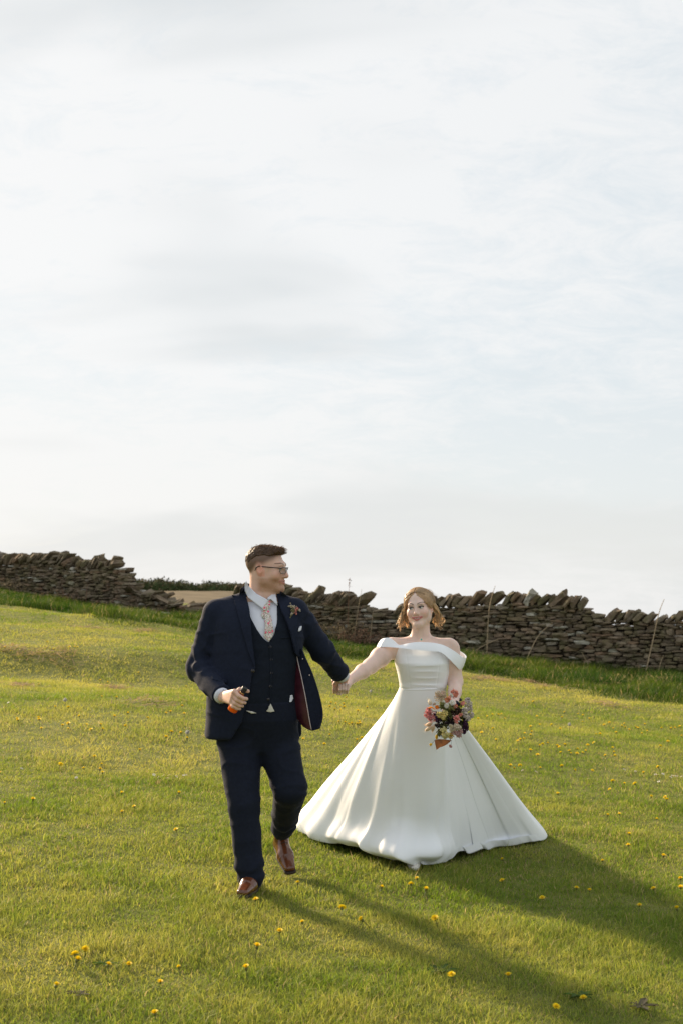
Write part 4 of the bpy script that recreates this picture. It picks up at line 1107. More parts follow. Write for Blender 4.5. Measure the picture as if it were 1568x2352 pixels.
    # ---------------- shoes
    def shoe(name, heel, toe, upv, s=1.0):
        ax_ = toe - heel; Ls = np.linalg.norm(ax_); f = ax_ / Ls; up_ = upv - f * (upv @ f); up_ /= np.linalg.norm(up_); sd = np.cross(f, up_)
        Q = lambda a, b, c=0: heel + f * (a * Ls) + up_ * b + sd * c
        S = Sdf(); k = 0.02
        S.cap(Q(0.12, 0.040), Q(0.16, 0.088), 0.036, 0.038, k); S.cap(Q(0.12, 0.036), Q(0.52, 0.038), 0.036, 0.040, k)
        S.cap(Q(0.22, 0.075), Q(0.60, 0.044), 0.034, 0.030, k)
        for c in (-1, 1): S.cap(Q(0.58, 0.030, c * 0.012), Q(0.95, 0.026, c * 0.014), 0.033, 0.016, k)
        S.op(lambda P: (P - Q(0, 0.014)) @ up_, Q(0.5, 0.0), 0.25, 0.004, 's')
        S.op(lambda P: -0.0018 * np.exp(-(((P - heel) @ f - 0.68 * Ls) / 0.0035) ** 2), Q(0.68, 0.03), 0.07, 0, 'd')     # toe-cap seam
        so, v, q = sdf_obj(name, S, 0.003, M_SHOE, root)
        S2 = Sdf()
        S2.cap(Q(0.10, 0.008), Q(0.5, 0.008), 0.036, 0.036, 0.02)
        for c in (-1, 1): S2.cap(Q(0.5, 0.008, c * 0.010), Q(0.97, 0.008, c * 0.014), 0.034, 0.020, 0.02)
        S2.op(lambda P: np.abs((P - Q(0, 0.007)) @ up_) - 0.0075, Q(0.5, 0), 0.4, 0.002, 'i')
        s2, _, _ = sdf_obj('sole', S2, 0.004, M_SOLE, root); s2.parent = so; s2.location = (0, 0, 0)
        bag = Bag()
        for j in range(4):
            t = 0.34 + 0.065 * j; hgt = 0.106 - 0.0085 * j
            v, q, t_ = tube([Q(t, hgt - 0.008, -0.020), Q(t + 0.01, hgt, 0), Q(t, hgt - 0.008, 0.020)], 0.0016, 6); bag.add(v, q, t_)
        l = obj('laces', bag.mesh('laces'), M_SOLE, root); l.data.transform(Matrix.Translation(-Vector(root.location))); l.parent = so
        return so
    t1 = np.array(on_ground(556, 2066)) + np.array([0, 0, 0.004]); shoe('shoe', t1 + np.array([0.055, 0.275, 0.012]), t1, np.array([0, 0, 1.0]))
    t2 = P3(667, 2006, 7.70); g2 = gz(t2[0], t2[1]); t2[2] = max(g2 + 0.006, min(t2[2], g2 + 0.02)); shoe('shoe', P3(641, 1938, 7.90) + np.array([0, 0, -0.01]), t2, np.array([0.05, -0.55, 1.0]))
    # ---------------- front details, laid on the cloth
    PX = Sdf(); PX.loft(rows(0.024), 0.03); PX.cap(neck + np.array([0, 0.01, -0.08]), neck + np.array([-0.004, 0.012, 0.10]), 0.080, 0.0715, 0.05)
    PX.cap(neck + np.array([0, 0.0, -0.04]), SL, 0.06, 0.05, 0.05); PX.cap(neck + np.array([0, 0, -0.04]), SR, 0.06, 0.05, 0.05); bcol = bvh_of(PX.mesh(0.008))
    PX = Sdf(); PX.ops = list(body_ops); PX.cap(neck + np.array([0.0, 0.022, -0.10]), neck + np.array([-0.004, 0.018, 0.09]), 0.105, 0.084, 0.03); blap = bvh_of(PX.mesh(0.008))
    bj = bvh_of((jv, jq), (vv, vq), (sv, sq))
    bs = bvh_of((sv, sq)); bvw = bvh_of((vv, vq), (sv, sq))
    lp = curve2([(562, 1345), (566, 1370), (574, 1403), (579, 1463), (587, 1530)], 6, False)
    lap = [tuple(p) for p in lp] + [(584, 1531), (568, 1490), (554, 1438), (537, 1376), (533, 1366), (549, 1370), (553, 1352)]
    drape('lapel', lap, blap, 0.004, 0.005, M_NAVY, root, 7.28, relax=3)
    rp = curve2([(634, 1352), (637, 1372), (645, 1397), (663, 1438), (674, 1479), (680, 1504)], 6, False)
    lap = [tuple(p) for p in rp] + [(690, 1512), (682, 1470), (684, 1420), (681, 1396), (668, 1388), (664, 1372), (652, 1362)]
    drape('lapel', lap, blap, 0.004, 0.005, M_NAVY, root, 7.30, relax=3)
    # shirt collar, its leaves spread over the band
    drape('shirt_collar', [(562, 1343), (563, 1358), (570, 1372), (603, 1398), (617, 1379), (609, 1374), (590, 1364), (572, 1346), (566, 1334)], bcol, 0.009, 0.004, M_SHIRT, root, 7.36, relax=4)
    drape('shirt_collar', [(617, 1379), (622, 1376), (638, 1391), (635, 1372), (631, 1354), (624, 1366), (614, 1374)], bcol, 0.009, 0.004, M_SHIRT, root, 7.36, relax=4)
    # tie: tail, blade, knot
    drape('tie_tail', [(603, 1399), (612, 1400), (612, 1424), (603, 1420), (600, 1412)], bs, 0.004, 0.003, M_TIE, root, 7.27)
    drape('tie_blade', [(606, 1401), (617, 1399), (624, 1420), (629, 1450), (626, 1462), (618, 1474), (607, 1463), (609, 1440), (608, 1415)], bs, 0.008, 0.004, M_TIE, root, 7.27, lift=lambda u, v: 0.004 * math.exp(-((u - 616) / 6) ** 2))
    drape('tie_knot', [(601, 1395), (607, 1384), (617, 1378), (622, 1382), (621, 1394), (617, 1401), (607, 1402), (603, 1400)], bs, 0.014, 0.006, M_TIE, root, 7.27, lift=lambda u, v: 0.006 * math.exp(-((u - 612) / 7) ** 2 - ((v - 1391) / 9) ** 2))
    # buttons
    def button(u, v, bvh, rad, mat=M_BUTTON, name='button', dy=7.25):
        p, n = hit(bvh, u, v, dy); n = n.normalized(); p = np.array(p); n = np.array(n)
        a, q, t = tube([p - n * 0.001, p + n * 0.003, p + n * 0.0035, p + n * 0.0025], [rad, rad, rad * 0.8, rad * 0.62], 16)
        obj(name, mesh_np(name, a - np.array(root.location), quads=q, tris=t, smooth_shade=False), mat, root)
    for u, v in ((620.5, 1486), (623, 1515), (624, 1546), (622, 1576), (617, 1606)): button(u, v, bvw, 0.0075)
    button(581, 1541, bj, 0.010)
    drape('waistcoat_front_edge', [(616, 1474), (620, 1474), (624.5, 1500), (626.5, 1545), (624, 1590), (620, 1622), (614, 1632), (619, 1600), (621, 1545), (619, 1500)], bvw, 0.0012, 0.0022, M_VEST, root, 7.25, relax=2)
    drape('waistcoat_pocket', [(645, 1464), (668, 1462), (668.5, 1465), (645, 1467)], bvw, 0.001, 0.003, M_VEST, root, 7.27, relax=1)
    drape('breast_pocket', [(676, 1443), (692, 1434), (693, 1439), (677, 1448)], bj, 0.001, 0.003, M_NAVY, root, 7.3, relax=1)
    drape('pocket_square', [(685, 1450), (686.5, 1442), (690, 1438), (693.5, 1438), (692.5, 1447), (688, 1450)], bj, 0.002, 0.004, M_SHIRT, root, 7.3, relax=1)
    drape('jacket_pocket_flap', [(487, 1551), (522, 1562), (522, 1571), (487, 1560)], bj, 0.001, 0.004, M_NAVY, root, 7.3, relax=1)
    button(656, 1386.5, bj, 0.0085, mat_plain('lapel_pin', (0.35, 0.36, 0.38), 0.35, metal=0.8), 'lapel_pin', 7.28)
    # strip of shirt and belt showing under the waistcoat points
    bt = bvh_of((tv_, tq))
    M_CREAM = mat_plain('shirt_tail', (0.62, 0.60, 0.54), 0.8)
    drape('shirt_tail', [(612, 1634), (622, 1616), (631, 1634), (622, 1636)], bvh_of((sv, sq), (tv_, tq)), 0.003, 0.002, M_CREAM, root, 7.26, relax=2)
    drape('shirt_tail', [(565, 1632), (580, 1634), (590, 1638), (578, 1639)], bvh_of((sv, sq), (tv_, tq)), 0.004, 0.002, M_CREAM, root, 7.26, relax=2)
    drape('white_tag', [(667, 1597), (672, 1596), (674, 1604), (670, 1612), (665, 1613)], bvh_of((vv, vq), (tv_, tq)), 0.006, 0.003, M_SHIRT, root, 7.30, relax=2)
    # ---------------- the left front of the jacket, blown open
    le = curve2([(674, 1478), (672, 1510), (669, 1545), (668, 1590), (676, 1634), (700, 1670)], 8, False); re_ = curve2([(694, 1492), (703, 1514), (717, 1545), (733, 1595), (741, 1640), (734, 1672)], 8, False)
    n, m = len(le), 22; V = []
    for i in range(n):
        t = i / (n - 1)
        for j in range(m):
            s_ = j / (m - 1); e1 = le[i] * (1 - s_) + re_[i] * s_
            bow = math.sin(math.pi * s_) * 5 * t; Yd = 7.385 - 0.085 * s_ ** 1.3 * (0.4 + 0.9 * t) + 0.02 * math.sin(s_ * 5 + t * 4) * t
            V.append(P3(e1[0] + bow * 0.2, e1[1] + 7 * math.sin(math.pi * s_) * t ** 3, Yd))
    V = np.array(V); q = grid_quads(m, n)
    nrm = np.zeros_like(V); fn_ = np.cross(V[q[:, 1]] - V[q[:, 0]], V[q[:, 3]] - V[q[:, 0]]); fn_ /= np.linalg.norm(fn_, axis=1)[:, None] + 1e-9
    for a in range(4): np.add.at(nrm, q[:, a], fn_)
    nrm /= np.linalg.norm(nrm, axis=1)[:, None]
    if nrm[:, 1].mean() > 0: nrm = -nrm
    outer = np.concatenate([V + nrm * 0.003, V - nrm * 0.004]); N_ = len(V)
    ring = [(j, j + 1) for j in range(m - 1)] + [((n-1)*m + j + 1, (n-1)*m + j) for j in range(m - 1)] + [((i+1)*m, i*m) for i in range(n - 1)] + [(i*m + m - 1, (i+1)*m + m - 1) for i in range(n - 1)]
    sides = np.array([(a, b, b + N_, a + N_) for a, b in ring])
    fo = obj('jacket_front', mesh_np('jacket_front', outer - np.array(root.location), quads=np.concatenate([q, q[:, ::-1] + N_, sides]), smooth_shade=True), M_NAVY, root)
    # lining strip and its piping on the inside of that front
    pj = lambda i: 0.18 + 0.36 * (i / (n - 1)) ** 0.9 if i / (n - 1) < 0.6 else 0.44 - 0.10 * (i / (n - 1) - 0.6)
    LV = []; pip = []
    for i in range(3, n - 1):
        jm = 0.32 + 0.20 * math.sin(math.pi * min(1, i / (n - 1)) * 0.75)
        for a in np.linspace(0, 1, 6):
            f_ = a * jm * (m - 1); j0 = int(f_); w_ = f_ - j0; b_ = i * m + j0
            LV.append(V[b_] * (1 - w_) + V[min(b_ + 1, i*m + m - 1)] * w_ + nrm[b_] * 0.0065)
        pip.append(LV[-1] + nrm[i * m] * 0.001)
    LVv = np.array(LV); lo_ = obj('lining', mesh_np('lining', LVv - np.array(root.location), quads=grid_quads(6, len(LVv) // 6), smooth_shade=True), M_LINING, root); lo_.parent = fo
    v, q_, t_ = tube(pip, 0.0022, 6); po = obj('piping', mesh_np('piping', v - np.array(root.location), quads=q_, tris=t_, smooth_shade=True), M_PIPING, root); po.parent = fo
    for i, j in ((8, 17), (17, 18)):
        p = V[i*m + j] + nrm[i*m + j] * 0.004; v, q_, t_ = tube([p, p + nrm[i*m + j] * 0.003], 0.0035, 8)
        b_ = obj('button_thread', mesh_np('button_thread', v - np.array(root.location), quads=q_, tris=t_), M_PIPING, root); b_.parent = fo
    # ---------------- spectacles
    g = empty('glasses', (0, 0, 0)); g.parent = root
    G = Bag()
    def addtube(pts, r_, n_=8, flat=1.0):
        v, q, t = tube([W(p) for p in pts], r_, n_, True, flat); G.add(v - np.array(root.location), q, t)
    lens = []
    for s in (-1, 1):
        cx_ = s * 0.034; pts = []
        for a in np.linspace(0, 2 * np.pi, 28, endpoint=False):
            ca, sa = math.cos(a), math.sin(a); x_ = cx_ + 0.027 * np.sign(ca) * abs(ca) ** 0.62; z_ = -0.004 + 0.0155 * np.sign(sa) * abs(sa) ** 0.66
            pts.append((x_, -0.1075 + 9.0 * (abs(x_) - 0.02) ** 2 * (abs(x_) > 0.02), z_))
        G_p = pts + pts[:1]; addtube([p for p in G_p], 0.0013)
        topp = [p for p in pts if p[2] > 0.004]; topp.sort(); addtube(topp, 0.0024)
        lens.append(np.array([W(p) for p in pts]))
        addtube([(s * 0.060, -0.094, 0.008), (s * 0.069, -0.086, 0.009), (s * 0.076, -0.055, 0.0095), (s * 0.0785, -0.010, 0.011), (s * 0.080, 0.016, 0.012), (s * 0.080, 0.030, 0.004), (s * 0.079, 0.036, -0.012)], 0.0026)
    addtube([(-0.008, -0.112, 0.003), (0, -0.1155, 0.005), (0.008, -0.112, 0.003)], 0.0017)
    bpy.data.objects.remove(g)
    go = obj('glasses', G.mesh('glasses'), M_FRAME, root)
    for P_ in lens:
        c = P_.mean(0); v = np.concatenate([P_, [c]]); k = np.arange(28)
        l_ = obj('lens', mesh_np('lens', v - np.array(root.location), tris=np.stack([k, (k + 1) % 28, np.full(28, 28)], -1), smooth_shade=True), M_LENS, root); l_.parent = go
    # ---------------- buttonhole flower
    p0, n0 = hit(bj, 674, 1405, 7.3); base = np.array(p0) + np.array(n0) * 0.012
    bo = Bag(); rr = np.random.default_rng(3)
    cream, pink, greenish = (0.62, 0.54, 0.42), (0.62, 0.25, 0.22), (0.25, 0.24, 0.13)
    def blob(u, v, r_, col, k=14):
        q0 = np.array(hit(bj, u, v, 7.3)[0]) + np.array([0, -0.014, 0])
        for _ in range(k):
            c = q0 + rr.normal(0, r_ * 0.5, 3); th = rr.uniform(0, 6.28, 3); Rm = np.array(Euler(th).to_matrix())
            o_ = np.array([(1, 0, 0), (-1, 0, 0), (0, 1, 0), (0, -1, 0), (0, 0, 1), (0, 0, -1.0)]) * np.array([0.0055, 0.0045, 0.0035]); f_ = [(0,2,4),(2,1,4),(1,3,4),(3,0,4),(2,0,5),(1,2,5),(3,1,5),(0,3,5)]
            bo.add(c + o_ @ Rm.T - np.array(root.location), t=f_, c=np.array(col) * rr.uniform(0.7, 1.3))
    blob(668, 1393, 0.010, cream, 18); blob(676, 1395, 0.011, cream, 20); blob(672, 1402, 0.009, greenish, 12); blob(682, 1399, 0.009, pink, 16); blob(679, 1404, 0.008, pink, 12); blob(680, 1410, 0.007, pink, 10); blob(670, 1411, 0.006, cream, 9); blob(689, 1402, 0.005, (0.70, 0.64, 0.56), 8)
    for (u0, v0, u1, v1) in ((666, 1419, 676, 1402), (668, 1418, 680, 1400), (667, 1420, 672, 1398), (676, 1404, 689, 1402)):
        a = np.array(hit(bj, u0, v0, 7.3)[0]) + np.array([0, -0.008, 0]); b = np.array(hit(bj, u1, v1, 7.3)[0]) + np.array([0, -0.012, 0]); v, q, t = tube([a, (a + b) / 2 + np.array([0, -0.004, 0]), b], 0.0014, 5); bo.add(v - np.array(root.location), q, t, greenish)
    obj('boutonniere', bo.mesh('boutonniere', False), mat_plain('dried_flowers', (1, 1, 1), 0.8, 0.1, vcol=True, trans=0.2), root)
    # ---------------- bottle in his hand, a thing of its own
    bt_root = empty('drink_bottle', B0); tag(bt_root, 'small orange drink bottle with black cap gripped in the man\'s hand', 'bottle')
    def lathe(prof, name, mat):
        v, q, t = tube([B0 + A * z for z, _ in prof], [r_ for _, r_ in prof], 24)
        return obj(name, mesh_np(name, v - B0, quads=q, tris=t, smooth_shade=True), mat, bt_root)
    M_OR = mat_plain('orange_glass', (0.85, 0.115, 0.006), 0.12, 0.5, var=0.08, coat=0.5)
    lathe([(0.0, 0.018), (0.002, 0.0235), (0.006, rB), (0.07, rB), (0.082, rB - 0.003), (0.094, 0.016), (0.104, 0.0122), (0.112, 0.0115)], 'bottle_body', M_OR)
    lathe([(0.102, 0.0132), (0.108, 0.0128), (0.114, 0.0125)], 'neck_foil', mat_plain('gold_foil', (0.60, 0.38, 0.16), 0.3, metal=0.8))
    lathe([(0.112, 0.0138), (0.1125, 0.0142), (0.1395, 0.0142), (0.141, 0.0134)], 'cap', mat_plain('black_cap', (0.022, 0.022, 0.024), 0.4))
    v, q, t = tube([B0 + A * 0.028, B0 + A * 0.062], [rB + 0.0006, rB + 0.0006], 24, False)
    obj('label_band', mesh_np('label_band', v - B0, quads=q, smooth_shade=True), mat_plain('orange_label', (0.78, 0.10, 0.010), 0.5, var=0.25, vscale=70), bt_root)
    return bj
GROOM_BVH = build_groom()
# ------------------------------------------------------------------ the bride
def mat_satin():
    m = mat_plain('white_satin', (0.92, 0.94, 0.985), 0.38, 0.5, bump=0.10, bscale=16, var=0.012, vscale=12, sheen=0.2)
    return m
M_SATIN = mat_satin()
M_HAIRG = mat_plain('golden_brown_hair', (1, 1, 1), 0.38, 0.5, vcol=True, trans=0.45)
M_LACE = mat_plain('ivory_lace', (0.72, 0.68, 0.62), 0.7, bump=0.5, bscale=300, var=0.2, vscale=150)
YB = 8.17
BRIDE = empty('person', on_ground(950, 1995))
tag(BRIDE, 'woman in white off-shoulder satin ball gown walking with a dried flower bouquet', 'person')

def build_bride():
    root = BRIDE; O = np.array(root.location); sc = 0.91
    W0, M, o = head_frame(P3(962, 1396, YB - 0.02), R(-17), R(2), R(-6)); W = lambda p: o + M @ (np3(p) * sc)
    neck = P3(966, 1466, YB + 0.005)
    SLb, ELb, WLb = P3(895, 1489, YB), P3(850, 1530, 8.03), P3(804, 1561, 7.86)
    SRb, ERb, WRb = P3(1034, 1490, YB), P3(1045, 1566, 8.16), P3(1040, 1626, 7.97)
    zz = lambda v: CAM_Z - (v - V0) / F * YB
    xx = lambda u: (u - CX) / F * YB
    rows = lambda d: [(zz(v), xx((a + b) / 2), YB + yo, (b - a) / 2 / F * YB - d, ry - d) for v, a, b, ry, yo in
        ((1474, 912, 1020, 0.060, 0.01), (1486, 903, 1030, 0.090, 0.0), (1504, 903, 1031, 0.112, -0.005), (1522, 905, 1031, 0.122, -0.01), (1545, 911, 1029, 0.112, -0.005), (1566, 915, 1025, 0.098, 0.0), (1582, 916, 1023, 0.094, 0.0), (1600, 914, 1026, 0.094, 0.0))]
    S = Sdf()
    add_head(S, W, M, sc, True, 1.0)
    S.cap(W((0, 0.025, -0.055)), neck, 0.047, 0.050, 0.03); S.cap(W((0, -0.040, -0.100)), neck + np.array([-0.008, -0.02, 0.03]), 0.026, 0.040, 0.03)
    S.loft(rows(0.007), 0.03)
    S.cap(neck + np.array([-0.02, 0.015, -0.022]), SLb + np.array([0.01, 0.0, 0.0]), 0.040, 0.046, 0.035); S.cap(neck + np.array([0.02, 0.015, -0.022]), SRb + np.array([-0.01, 0, 0.0]), 0.040, 0.046, 0.035)
    S.cap(neck + np.array([0, -0.012, -0.05]), P3(900, 1474, YB - 0.03), 0.030, 0.022, 0.03); S.cap(neck + np.array([0, -0.012, -0.05]), P3(1032, 1475, YB - 0.03), 0.030, 0.022, 0.03)   # collar bones
    S.cap(SLb, SLb * 0.5 + ELb * 0.5, 0.054, 0.053, 0.03); S.cap(SLb * 0.5 + ELb * 0.5, ELb, 0.053, 0.042, 0.02); S.cap(ELb, ELb * 0.6 + WLb * 0.4, 0.041, 0.039, 0.02); S.cap(ELb * 0.6 + WLb * 0.4, WLb, 0.039, 0.026, 0.02)
    S.cap(SRb, SRb * 0.5 + ERb * 0.5, 0.050, 0.047, 0.03); S.cap(SRb * 0.5 + ERb * 0.5, ERb, 0.047, 0.040, 0.02); S.cap(ERb, ERb * 0.6 + WRb * 0.4, 0.040, 0.036, 0.02); S.cap(ERb * 0.6 + WRb * 0.4, WRb, 0.036, 0.025, 0.02)
    # her hand in his: fingers come from below and lie over the back of his hand
    pal = P3(792, 1583, 7.775); S.cap(WLb, pal, 0.022, 0.019, 0.014)
    for i in range(4):
        b0 = P3(795.5 - 5.0 * i, 1590 - 0.6 * i, 7.765 - 0.003 * i); tp = P3(800 - 6.4 * i, 1571.5 + 1.5 * (i == 3) + 1.0 * (i == 0), 7.715)
        S.cap(pal + np.array([0.006 - 0.006 * i, 0.002, 0]), b0, 0.012, 0.0092, 0.006); mid = (b0 + tp) / 2 + np.array([0, -0.026, -0.006])
        finger(S, [b0, b0 * 0.6 + mid * 0.4 + np.array([0, -0.010, -0.004]), mid, tp], 0.0092, 0.0066, 0.0025)
    finger(S, [WLb * 0.4 + pal * 0.6 + np.array([0, 0.012, 0.01]), P3(776, 1566, 7.815), P3(768, 1567, 7.80), P3(766, 1572, 7.795)], 0.0125, 0.0075, 0.004)
    # the hand behind the bouquet, closed round the stems
    hs = P3(1036, 1640, 7.93); S.cap(WRb, hs, 0.022, 0.022, 0.014)
    for i in range(4):
        b0 = hs + np.array([0.022, -0.012, 0.022 - 0.016 * i]); finger(S, [b0, b0 + np.array([-0.018, -0.026, -0.002]), b0 + np.array([-0.045, -0.020, -0.003]), b0 + np.array([-0.050, 0.002, -0.002])], 0.0095, 0.0078, 0.003); S.cap(hs + np.array([0, 0, 0.012 - 0.008 * i]), b0, 0.013, 0.0095, 0.008)
    finger(S, [hs + np.array([-0.008, 0, 0.015]), hs + np.array([-0.034, -0.008, 0.028]), hs + np.array([-0.048, -0.022, 0.020])], 0.012, 0.0085, 0.005)
    skin = (0.78, 0.575, 0.495)
    def col(V):
        c = face_colour(V, W, M, o, sc, skin, (0.52, 0.155, 0.14), True, None, (0.10, 0.055, 0.035), 1.0)
        for i in range(4):   # pale polished nails
            tp = P3(800 - 6.4 * i, 1571.5, 7.712); w = np.exp(-np.sum(((V - tp) / 0.0055) ** 2, 1))[:, None]; c = c * (1 - 0.8 * w) + np.array((0.75, 0.68, 0.66)) * 0.8 * w
        return c
    sdf_obj('body', S, 0.0023, M_SKIN, root, col, relax=0)
    for s in (-1, 1): eye('eye', W, s, sc, root, (-0.45, -1, 0.02), (0.10, 0.14, 0.16), True, M)
    mouth(W, root, (0.56, 0.19, 0.17), 0.0055, 0.029, 1.0, sc)
    # ---------------- hair
    e = Matrix(M.tolist()).to_euler(); rot = (e.x, e.y, e.z)
    H = Sdf(); H.ell(W((0, 0.024, 0.036)), np3((0.0825, 0.106, 0.090)) * sc, 0.01, 'u', rot)
    H.ell(W((0, 0.095, -0.025)), np3((0.058, 0.045, 0.050)) * sc, 0.03, 'u', rot)
    for s in (-1, 1): H.ell(W((s * 0.062, 0.004, 0.030)), np3((0.030, 0.062, 0.064)) * sc, 0.03, 'u', rot)
    def cut(P):
        L = (P - o) @ M / sc
        x = L[..., 0] + 0.006; line = 0.086 - 9.0 * x * x - 0.35 * np.abs(x)
        front = L[..., 2] - line; side = np.maximum(front, (L[..., 1] - 0.004) * 1.0)
        low = L[..., 2] + 0.060 + 0.0 * x; ear = np.maximum(-(np.linalg.norm((L - np.array([0, 0.008, -0.016])) * np.array([0, 1, 0.8]), axis=-1) - 0.020), -1)
        return np.minimum(np.minimum(side, low), np.where(np.abs(L[..., 0]) > 0.05, -ear, 1))
    H.op(cut, W((0, 0, 0)), 0.22, 0.006, 's')
    H.op(lambda P: 0.010 * np.exp(-((((P - o) @ M / sc)[..., 0] + 0.006) / 0.0045) ** 2) * (((P - o) @ M / sc)[..., 2] > 0.05), W((0, 0, 0.08)), 0.12, 0, 'd')
    def comb(P):
        L = (P - o) @ M / sc
        return 0.0016 * np.sin(L[..., 1] * 420 + 60 * np.abs(L[..., 0]) + 3 * noise3(P * 25, 51)) + 0.002 * noise3(P * 60, 52)
    H.op(comb, W((0, 0.02, 0.03)), 0.2, 0, 'd')
    gold = np.array((0.64, 0.49, 0.33))
    _, hv, hq = sdf_obj('hair', H, 0.003, M_HAIRG, root, lambda V: gold * np.array([0.95, 0.86, 0.74]) * (1 + 0.25 * noise3(V * 90, 53))[:, None])
    r = np.random.default_rng(11)
    def lock(guide, n, spread, width, seed, wave=0.0075, flare=1.0, gain=(0.7, 1.5), name='hair_lock'):
        rr = np.random.default_rng(seed); G = np.array([tuple(p) for p in guide]); t = np.linspace(0, 1, 15); idx = t * (len(G) - 1)
        c = np.stack([np.interp(idx, np.arange(len(G)), G[:, k]) for k in range(3)], -1)
        for _ in range(3): c[1:-1] = (c[:-2] + 2 * c[1:-1] + c[2:]) / 4
        bag = Bag(); nsub = max(3, n // 16)
        for sub in range(nsub):
            so = rr.normal(0, spread, 3); se = rr.normal(0, spread * 1.7 * flare, 3); ph = rr.uniform(0, 6.28); fr = rr.uniform(8, 13); wv = wave * rr.uniform(0.8, 1.9); g = rr.uniform(*gain); ln0 = rr.uniform(0.7, 1.0)
            for _ in range(max(3, n // nsub)):
                off = so + rr.normal(0, spread * 0.25, 3); end = se + rr.normal(0, spread * 0.35, 3); ln = ln0 * rr.uniform(0.85, 1.0); k = max(5, int(15 * ln)); tk = t[:k]; p2 = ph + rr.normal(0, 0.25)
                p = c[:k] + off * (1 - tk[:, None]) + end * tk[:, None] + (wv * tk[:, None] ** 0.7) * np.stack([np.sin(fr * tk + p2), np.cos(fr * tk + p2), 0.2 * np.sin(fr * tk * 0.7 + p2)], -1)
                v, q, tt = tube(p, width * rr.uniform(0.5, 1.0) * (1 - 0.75 * np.linspace(0, 1, k)), 4, False); bag.add(v - O, q, None, gold * g * rr.uniform(0.85, 1.15) * np.array([1.0, 1.02, 0.98]))
        return obj(name, bag.mesh(name), M_HAIRG, root)
    hw = lambda u, v, Y: P3(u, v, Y)
    lock([W((-0.075, 0.02, 0.03)), W((-0.088, 0.03, -0.02)), hw(924, 1418, YB + 0.02), hw(922, 1432, YB + 0.03), hw(914, 1448, YB + 0.03)], 230, 0.010, 0.0022, 1)
    lock([W((-0.075, 0.03, 0.02)), W((-0.085, 0.04, -0.03)), hw(931, 1424, YB + 0.04), hw(936, 1436, YB + 0.05), hw(931, 1448, YB + 0.05)], 180, 0.009, 0.0022, 2)
    lock([W((-0.072, -0.03, 0.055)), W((-0.090, -0.01, 0.015)), hw(926, 1402, YB - 0.01), hw(921, 1420, YB), hw(910, 1440, YB + 0.02)], 90, 0.006, 0.0018, 3, flare=1.3)
    lock([W((0.078, 0.03, 0.02)), W((0.092, 0.04, -0.02)), hw(1005, 1418, YB + 0.03), hw(1000, 1432, YB + 0.04), hw(1008, 1450, YB + 0.04)], 230, 0.010, 0.0022, 4)
    lock([W((0.076, 0.02, 0.04)), W((0.096, 0.02, 0.0)), hw(1007, 1408, YB + 0.01), hw(1012, 1422, YB + 0.02), hw(1006, 1436, YB + 0.03)], 120, 0.007, 0.0018, 5, flare=1.1)
    lock([W((0.074, 0.03, 0.05)), W((0.098, 0.03, 0.02)), hw(1008, 1412, YB + 0.03), hw(1012, 1428, YB + 0.02), hw(1018, 1440, YB + 0.02)], 30, 0.005, 0.0011, 6, flare=1.6)
    # combed strands from the parting over the crown
    n = 900; bag = Bag()
    for i in range(n):
        s = 1 if r.random() < 0.5 else -1; y0 = r.uniform(-0.055, 0.075); a0 = r.uniform(0.02, 0.12); a1 = r.uniform(1.15, 1.75); k = 9; pts = []
        dy = r.uniform(0.02, 0.07)
        for t in np.linspace(0, 1, k):
            a = a0 + (a1 - a0) * t; yy = y0 + dy * t * t; q = math.sqrt(max(0.05, 1 - ((yy - 0.024) / 0.108) ** 2)); lift = 1.012 + 0.012 * r.random()
            pts.append(W((-0.006 * (1 - t) + s * (0.0845 + 0.0125 * float(smooth(0.35, 1.1, a)) * float(smooth(-0.075, -0.02, yy))) * q * math.sin(a) * lift, yy, 0.036 + 0.0925 * q * math.cos(a) * lift)))
        L = np.array([(p - o) @ M / sc for p in pts]); x = L[:, 0] + 0.006; ok = (L[:, 1] > 0.012) | (L[:, 2] > 0.088 - 9.0 * x * x - 0.35 * np.abs(x)); kk = int(np.argmin(ok)) if not ok.all() else k
        if kk < 4: continue
        v, q_, t_ = tube(pts[:kk], 0.0011 * r.uniform(0.5, 1.2), 4, False); bag.add(v - O, q_, None, gold * np.array([0.95, 0.86, 0.74]) * r.uniform(0.6, 1.3))
    obj('hair_strands', bag.mesh('hair_strands'), M_HAIRG, root)
    lock([W((0.05, -0.01, 0.118)), W((0.095, 0.0, 0.10)), W((0.118, 0.01, 0.055)), W((0.116, 0.01, 0.01))], 7, 0.004, 0.0006, 9, name='flyaway_hair')
    # ear studs and pendant
    for s in (-1, 1):
        p = W((s * 0.081, -0.002, -0.034)); v, q, t = tube([p + np.array([0, 0.004, 0]), p + np.array([0, -0.003, 0])], [0.0035, 0.002], 8); obj('earring', mesh_np('earring', v - O, quads=q, tris=t), mat_plain('pearl', (0.8, 0.78, 0.74), 0.2), root)
    # ---------------- bodice
    S = Sdf(); S.loft([w for w in rows(0.0) if w[0] > zz(1585)], 0.02)
    def topcut(P):
        u = CX + F * P[..., 0] / P[..., 1]; v = V0 - F * (P[..., 2] - CAM_Z) / P[..., 1]
        return (v - np.interp(u, [880, 905, 920, 960, 1000, 1030, 1050], [1500, 1493, 1482, 1478, 1480, 1492, 1500])) / 400
    S.op(topcut, P3(968, 1480, YB), 0.3, 0.003, 's')
    S.op(lambda P: -0.0045 * (1 - np.abs(noise3(P * np.array([4, 4, 26.0]), 61))) ** 4 * smooth(0.12, 0.02, np.abs(P[..., 0] - xx(972))) + 0.0012 * np.exp(-((np.abs(P[..., 0] - xx(968) ) - 0.072 - 0.12 * (P[..., 2] - zz(1580))) / 0.003) ** 2), P3(968, 1530, YB), 0.35, 0, 'd')
    _, bv, bq = sdf_obj('bodice', S, 0.0035, M_SATIN, root)
